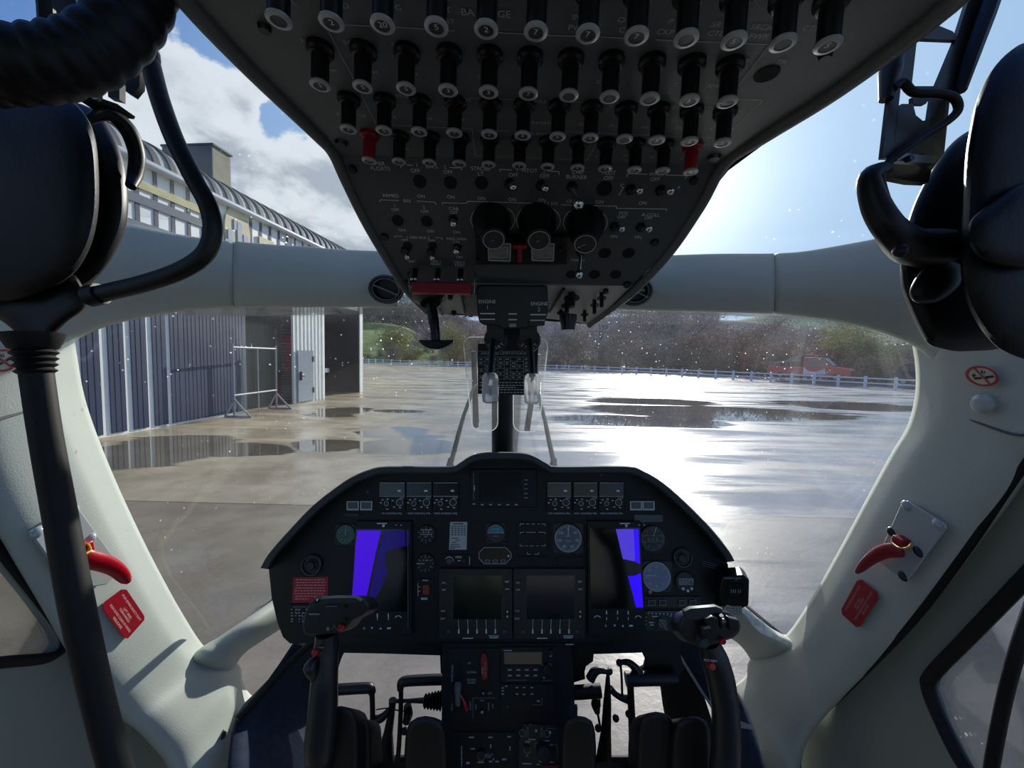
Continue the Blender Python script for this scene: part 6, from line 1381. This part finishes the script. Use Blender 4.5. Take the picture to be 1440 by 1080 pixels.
EPL = wallpl((150, 850), (190, 825), (175, 900), .727)
def lw(pl, a, b): return (pl.P(*a)-pl.P(*b)).length
label_('emergency_exit_placard', 'red FOR EMERGENCY EXIT placard below the handle on the left pillar', EPL, rrect(0, 0, 1, 1, .1) and [(144.5, 852), (148, 846), (171, 829), (178, 829), (203, 866), (203, 872), (180, 898), (175, 897), (146, 858)],
       [('FOR EMERGENCY EXIT', 185.3, 855, lw(EPL, (173, 837), (198, 873))), ('LIFT AND', 179.5, 862.5, lw(EPL, (175, 855), (184, 870))), ('TURN HANDLE', 175.2, 865.5, lw(EPL, (169, 856), (182, 875))), ('PUSH DOOR CLEAR OF HINGES', 169.5, 870, lw(EPL, (156, 851), (183, 889))), ('RELEASE', 165.5, 876, lw(EPL, (160, 868), (171, 883)))],
       ((173, 837), (198, 873)), M('placard_ink', (226, 190, 180), .5))
mb = MB(); 
EPR = wallpl((1190, 860), (1235, 850), (1205, 880), .727)
label_('emergency_exit_placard', 'dark red FOR EMERGENCY EXIT placard below the handle on the right pillar', EPR, [(1205, 816.5), (1211, 815), (1233, 833), (1234, 842), (1210, 880), (1204, 882), (1184, 864), (1183, 857)],
       [('FOR EMERGENCY EXIT', 1199, 841, lw(EPR, (1209, 823), (1189, 857))), ('LIFT AND', 1205.5, 848, lw(EPR, (1209, 840), (1202, 853))), ('TURN HANDLE', 1209.3, 849.5, lw(EPR, (1214, 841), (1204, 857))), ('PUSH DOOR CLEAR OF HINGES', 1214, 852, lw(EPR, (1226, 834), (1202, 872))), ('RELEASE', 1217, 857, lw(EPR, (1221, 850), (1213, 863)))],
       ((1189, 857), (1209, 823)), M('placard_ink_dim', (186, 150, 146), .5))
def nosmoke(lab, pl, x, y, rx, ry, rot):
    def q(u, v, h): 
        a = rot; X_ = rx*u; Y_ = ry*v; return pl.P(x+X_*cos(a)-Y_*sin(a), y+X_*sin(a)+Y_*cos(a), h)
    circ = [(cos(2*pi*k/32), sin(2*pi*k/32)) for k in range(32)]
    mb = MB(); mb.prism([q(u, v, 0) for u, v in circ], pl.n*.0010); c = mb.build('no_smoking_sticker', M('sticker_cream', (190, 182, 160), .5)); setp(c, lab, 'sticker'); WL[c.name] = V(c.location)
    mb = MB(); n = 32; vs = [q(u, v, .0013) for u, v in circ]+[q(u*.8, v*.8, .0013) for u, v in circ]; mb.add(vs, [(i, (i+1) % n, n+(i+1) % n, n+i) for i in range(n)])
    mb.add([q(-.62, -.60, .0020), q(-.50, -.68, .0020), q(.62, .60, .0020), q(.50, .68, .0020)], [(0, 1, 2, 3)]); mb.build('red_ring', M('sticker_red', (170, 40, 50), .5), c)
    mb = MB()
    for P_ in ([(.15, -.05), (.6, -.32), (.72, -.15), (.25, .15)], [(-.5, .30), (-.05, .12), (.02, .28), (-.38, .48)], [(-.62, .05), (-.45, -.08), (-.35, .12), (-.5, .28)], [(-.15, -.55), (-.07, -.6), (.02, -.3), (-.06, -.25)], [(.03, -.58), (.1, -.55), (.14, -.3), (.08, -.28)]):
        mb.add([q(u, v, .0016) for u, v in P_], [(0, 1, 2, 3)])
    mb.build('black_symbol', inkb, c)
nosmoke('round no smoking and no phone sticker on the right pillar top', wallpl((1360, 520), (1410, 545), (1370, 550), .727), 1381, 529, 24, 14, radians(12))
nosmoke('round no smoking sticker on the left pillar top beside the headset cable', wallpl((0, 500), (40, 490), (20, 530), .727), 4, 507, 22, 16, radians(-6))
mb = MB(); pl = wallpl((1360, 560), (1400, 575), (1380, 590), .728); mb.lathe(pl.P(1383, 568), pl.n, [(.015, 0), (.015, .003), (.011, .006), (.004, .0065)], 24); c = mb.build('cap', platem); c.name = 'cover_cap'; setp(c, 'round grey cover cap below the right no smoking sticker', 'cap')
for x, y, lab, nm in ((1168, 800, 'a', 0),): pass
mb = MB(); pl = wallpl((300, 1000), (330, 1000), (310, 1050), .66); mb.lathe(pl.P(314, 1034, .004), pl.n, [(.008, 0), (.006, .004), (.002, .005)], 14); c = mb.build('screw', dsteel); setp(c, 'small screw low on the left pillar foot', 'screw')

# ------------------------------------------------------------------ eyeball air vents in the beam
for x, y, r, lab in ((543, 407, 23, 'round black swivelling air vent in the beam left of the overhead console'), (893, 410, 23, 'round black swivelling air vent in the beam right of the overhead console')):
    c = at(x, y, .795); n = (RM @ V((0, -.35, 1))).normalized(); R_m = r/F*.795
    e = empty('air_vent', c, lab, 'air vent')
    mb = MB(); mb.ring(c, n, R_m, .0035, 32, 0, 8, sy=.78, ex=RM @ V((1, 0, 0))); mb.build('outer_ring', M('vent_ring', (60, 64, 64), .25), e)
    mb = MB(); mb.lathe(c - n*.02, n, [(R_m, 0), (R_m*.98, .02), (R_m*.8, .024), (R_m*.7, .010)], 28, sy=.78, ex=RM @ V((1, 0, 0))); mb.build('eyeball', plastic, e)
    mb = MB(); mb.ring(c+n*.003, n, R_m*.82, .0012, 28, 0, 6, sy=.78, ex=RM @ V((1, 0, 0))); mb.tube(smooth([c+n*.006+RM @ V((-R_m*.75, R_m*.3, 0)), c+n*.008, c+n*.006+RM @ V((R_m*.75, -R_m*.35, 0))], 4), .0015, 6); mb.build('vane', M('vane_grey', (110, 114, 112), .3), e)

# ------------------------------------------------------------------ windscreen wipers outside
wm = M('wiper_grey', (112, 116, 116), .45); wk = M('wiper_black', (16, 18, 18), .5)
for pts, bl, lab in (([(634, 652), (645, 610), (652, 585), (668, 540)], [(666, 494), (669, 600)], 'grey wiper arm and black blade left of the centre post'), ([(779, 652), (772, 620), (766, 590), (754, 545)], [(757, 498), (741, 605)], 'grey wiper arm and black blade right of the centre post')):
    e = empty('wiper', at(*pts[0], 1.34), lab, 'wiper'); D_ = [1.34, 1.30, 1.27, 1.22]
    mb = MB(); mb.tube([at(x, y, d) for (x, y), d in zip(pts, D_)], [.0085, .008, .0065, .005], 8); mb.build('arm', wm, e)
    mb = MB(); mb.cyl(at(pts[0][0]-1, pts[0][1]+3, 1.36), at(pts[0][0], pts[0][1]-6, 1.34), .014, .010, 12); mb.build('pivot', wm, e)
    mb = MB(); mb.tube([at(*bl[0], 1.2), at((bl[0][0]+bl[1][0])/2, (bl[0][1]+bl[1][1])/2, 1.235), at(*bl[1], 1.29)], [.008, .009, .010], 6); mb.build('blade', wk, e)
    mb = MB(); mb.tube([at(bl[0][0]+3, bl[0][1]+4, 1.2), at(bl[1][0]+4, bl[1][1]-6, 1.29)], .002, 6); mb.build('blade_spine', wm, e)

# ------------------------------------------------------------------ headsets hanging at both sides
D = .24
hl = empty('headset', at(60, 450, D), 'black padded headset with boom arm hanging close by at upper left', 'headset')
cushm = M('headset_cushion', (9, 9, 10), .5, spec=.3, bump=.12, bscale=300); shellm = M('headset_shell', (14, 15, 15), .45, spec=.35)
def ell(c, ax, rx, ry, prof, seg=40, rotx=None):
    mb = MB(); mb.lathe(c, ax, [(rx*r, h) for r, h in prof], seg, sy=ry/rx, ex=rotx); return mb
ax = (RM @ V((.35, .05, 1))).normalized(); exx = RM @ V((1, 0, -.35))
mb = MB(); pillow(mb, [(-90, 140), (0, 128), (80, 132), (115, 155), (133, 190), (139, 240), (138, 300), (126, 350), (100, 388), (55, 412), (0, 424), (-90, 400)], D, .022, .03); mb.build('ear_cushion', cushm, hl)
mb = MB(); pillow(mb, [(-60, 150), (60, 138), (128, 152), (158, 188), (174, 228), (180, 268), (179, 308), (168, 344), (146, 380), (118, 404), (60, 425), (-60, 420)], D+.03, .022, .04, flat=.5); mb.build('ear_cup', shellm, hl)
mb = MB(); tubepx(mb, [(112, 175, D), (150, 160, D+.01), (178, 180, D+.02), (192, 215, D+.025), (190, 245, D+.025), (184, 262, D+.02)], [.002, .0042, .0050, .0046, .0042, .003], 10, flat=1.0); mb.build('yoke', shellm, hl)
mb = MB(); mb.prism([at(112, 138, D), at(128, 133, D), at(165, 146, D+.01), at(163, 150, D+.01), at(114, 143, D)], RM @ V((0, 0, -.012))); mb.prism([at(170, 62, D+.02), at(198, 66, D+.02), at(196, 122, D+.02), at(186, 134, D+.02), at(176, 128, D+.02)], RM @ V((0, 0, -.004))); mb.prism([at(150, 100, D+.01), at(168, 96, D+.01), at(168, 140, D+.01), at(152, 136, D+.01)], RM @ V((0, 0, -.004))); mb.build('slider_bracket', M('bracket_dark', (48, 50, 48), .35, .6), hl)
mb = MB(); mb.lathe(at(138, 137, D-.002), RM @ V((0, 0, 1)), [(.0030, 0), (.0026, .0018), (.001, .002)], 14); mb.build('screw', steel, hl)
# ribbed head pad: lobes along an arc
S = smooth([at(-80, 92, .17), at(-20, 92, .175), at(40, 92, .18), at(90, 86, .185), (at(130, 72, .19)), at(168, 42, .195), at(195, 5, .20), at(212, -40, .205)], 12)
rr = [(.0165-.0028*(i/len(S)))*(.93+.07*abs(sin(i*pi/7.0))) for i in range(len(S))]
mb = MB(); mb.tube(S, rr, 20); mb.build('head_pad', cushm, hl)
mb = MB(); mb.tube(smooth([at(50, -40, .26), at(62, -10, .26), (at(66, 35, .262)), at(64, 60, .262)], 4), .0045, 8, flat=.6); mb.build('headband_spring', shellm, hl)
mb = MB(); mb.prism([at(60, -20, .27), at(105, -20, .27), at(108, 12, .27), at(84, 26, .27), at(68, 26, .27)], RM @ V((0, 0, -.006))); mb.build('headband_cap', shellm, hl)
mb = MB(); tubepx(mb, [(205, 62, D), (213, 95, D), (225, 140, D), (245, 195, D), (272, 250, D), (293, 290, D), (299, 325, D), (288, 357, D), (255, 380, D), (205, 398, D), (160, 409, D), (132, 416, D)], [.0052]*12, 12, 6); mb.build('microphone_boom', M('boom_black', (14, 15, 16), .5, bump=.2), hl)
mb = MB(); tubepx(mb, [(207, 45, D), (205, 60, D), (209, 84, D)], [.0050, .0068, .0060], 12); mb.build('boom_joint', shellm, hl); mb = MB(); tubepx(mb, [(142, 413, D), (126, 417, D)], [.0066, .0066], 12); mb.build('boom_joint', shellm, hl)
mb = MB(); pts = [(60, 400), (100, 385), (118, 405), (126, 415), (118, 435), (96, 452), (78, 470), (66, 492), (40, 495), (24, 470), (0, 450), (-40, 430), (-30, 395)]
pillow(mb, pts, D+.01, .012, .02, flat=.5); mb.build('lower_housing', shellm, hl)
mb = MB(); a, b = at(46, 470, D-.006), at(51, 526, D-.006); L_ = (b-a).length; mb.lathe(a, b-a, [(.014, 0), (.0105, L_*.35)] + [((.0105 if i % 2 else .0085)-i*.0002, L_*(.4+.075*i)) for i in range(8)] + [(.007, L_)], 18); mb.build('cable_boot', rubber, hl)
mb = MB(); tubepx(mb, [(50, 515, D-.006), (64, 610, D-.004), (84, 720, D), (108, 850, D), (138, 985, D+.004), (168, 1100, D+.006), (200, 1230, D+.01)], [.0072, .0072, .0076, .0080, .0078, .0078, .0078], 14, 6); mb.build('cable', rubber, hl)
# right headset
E = .30
hr = empty('headset', at(1400, 480, E), 'black leather-cushioned headset hanging from a metal slider at upper right', 'headset')
mb = MB(); pillow(mb, [(1450, 58), (1420, 72), (1394, 100), (1374, 140), (1364, 180), (1357, 225), (1354, 290), (1350, 360), (1354, 402), (1366, 440), (1388, 474), (1420, 498), (1480, 508), (1580, 470), (1620, 300), (1580, 110), (1510, 60)], E, .03, .03, flat=.55); mb.build('ear_cushion', cushm, hr)
mb = MB(); pillow(mb, [(1440, 256), (1396, 284), (1366, 308), (1361, 330), (1368, 352), (1392, 370), (1460, 376), (1520, 330), (1500, 260)], E-.022, .016, .02, flat=.6); mb.build('cushion_fold', cushm, hr)
mb = MB(); pillow(mb, [(1400, 172), (1362, 184), (1332, 208), (1304, 250), (1284, 290), (1272, 330), (1266, 368), (1268, 404), (1282, 442), (1302, 480), (1322, 490), (1360, 494), (1430, 480), (1470, 400), (1470, 250), (1440, 180)], E+.045, .024, .035, flat=.5); mb.build('ear_cup', shellm, hr)
mb = MB(); pillow(mb, [(1322, 366), (1300, 376), (1284, 396), (1279, 414), (1290, 426), (1320, 424), (1350, 400), (1350, 372)], E+.022, .012, .02); mb.build('battery_pod', shellm, hr)
mb = MB(); tubepx(mb, [(1250, 236, E), (1236, 240, E), (1222, 252, E), (1232, 290, E), (1252, 322, E), (1280, 346, E+.01), (1320, 350, E+.02)], [.004, .006, .0075, .0095, .0105, .014, .016], 12, 5); mb.build('yoke', shellm, hr)
mb = MB(); mb.ball(at(1267, 353, E-.01), .0052, 12); mb.build('pivot_knob', shellm, hr)
BP = PL(at(1250, 100, E), at(1400, 100, E+.02), at(1280, 230, E+.005))
slm = M('slider_steel', (58, 60, 58), .35, .6)
def bplate(pts, nm='slider_rail', m=slm, t=.003, h=0): mb = MB(); BP.poly(mb, pts, h-t, h); mb.build(nm, m, hr)
bplate([(1256, 78), (1270, 60), (1290, 52), (1282, 122), (1268, 112), (1256, 222), (1241, 222), (1251, 135)], 'slider_rail')
bplate([(1343, 60), (1362, 0), (1395, -40), (1412, -40), (1398, 8), (1358, 118), (1352, 132), (1336, 138), (1328, 215), (1310, 240), (1298, 230), (1312, 134)], 'slider_rail')
bplate([(1296, 26), (1340, 44), (1350, 56), (1340, 56), (1295, 54), (1286, 52)], 'cross_piece'); bplate([(1284, 121), (1318, 121), (1316, 128), (1284, 130)], 'cross_piece', dsteel); bplate([(1284, 136), (1308, 138), (1302, 146), (1284, 146)], 'cross_piece', dsteel)
bplate([(1268, 146), (1284, 146), (1288, 162), (1298, 170), (1310, 166), (1322, 142), (1330, 142), (1328, 216), (1256, 216), (1262, 150)], 'lower_plate', slm)
bplate([(1262, 214), (1318, 220), (1314, 230), (1262, 226)], 'clamp_bar', M('clamp_grey', (120, 124, 124), .3, .7), .004, .004)
mb = MB(); BP.disc(mb, 1283, 221, 4.5, .004, .008); mb.build('screw', dsteel, hr)
mb = MB(); tubepx(mb, [(1404, -30, E+.01), (1385, 25, E+.01), (1365, 80, E+.01), (1350, 128, E+.01)], [.006, .006, .0055, .004], 8); mb.build('spring_band', shellm, hr)
mb = MB(); tubepx(mb, [(1246, 140, E), (1252, 100, E), (1258, 70, E)], [.0045, .0075, .006], 10); mb.build('rail_sleeve', dsteel, hr)
mb = MB(); tubepx(mb, [(1256, 124, E-.004), (1270, 116, E-.004), (1285, 130, E-.006), (1320, 132, E-.008), (1342, 138, E-.008), (1347, 155, E-.006), (1330, 172, E-.004), (1300, 190, E-.003), (1275, 208, E-.003), (1250, 228, E), (1238, 250, E-.002), (1252, 300, E-.002)], [.0030]*12, 10, 5); mb.build('cable_loop', rubber, hr)
mb = MB(); mb.prism([at(1236, 235, E+.02), at(1262, 226, E+.02), (at(1312, 232, E+.02)), at(1306, 256, E+.02), at(1282, 255, E+.02), at(1256, 250, E+.02)], RM @ V((0, 0, -.006))); mb.build('yoke_plate', shellm, hr)
sb = MB(); tubepx(sb, [(1452, 850, .36), (1432, 910, .36), (1412, 985, .37), (1394, 1080, .38), (1380, 1180, .4)], [.0055]*5, 10, 6); c = sb.build('cord', rubber); c.name = 'hanging_cord'; setp(c, 'black cord hanging in front of the right door window', 'cord')

# ------------------------------------------------------------------ unseen cabin behind the seats, added to cut bluish fill light
cabm = M('unseen_cabin_lining', (120, 122, 116), .7)
mb = MB(); mb.box(V((0, -1.15, 2.62)), V((.95, 0, 0)), V((0, 1.15, 0)), V((0, 0, .02))); mb.build('unseen_ceiling', cabm, kind=ST)
mb = MB(); mb.box(V((0, -2.3, 1.7)), V((.95, 0, 0)), V((0, .02, 0)), V((0, 0, .95))); mb.build('unseen_wall_back', cabm, kind=ST)
mb = MB(); mb.box(V((0, -1.0, .95)), V((.95, 0, 0)), V((0, 1.3, 0)), V((0, 0, .02))); mb.build('floor_cabin', floorm, kind=ST)
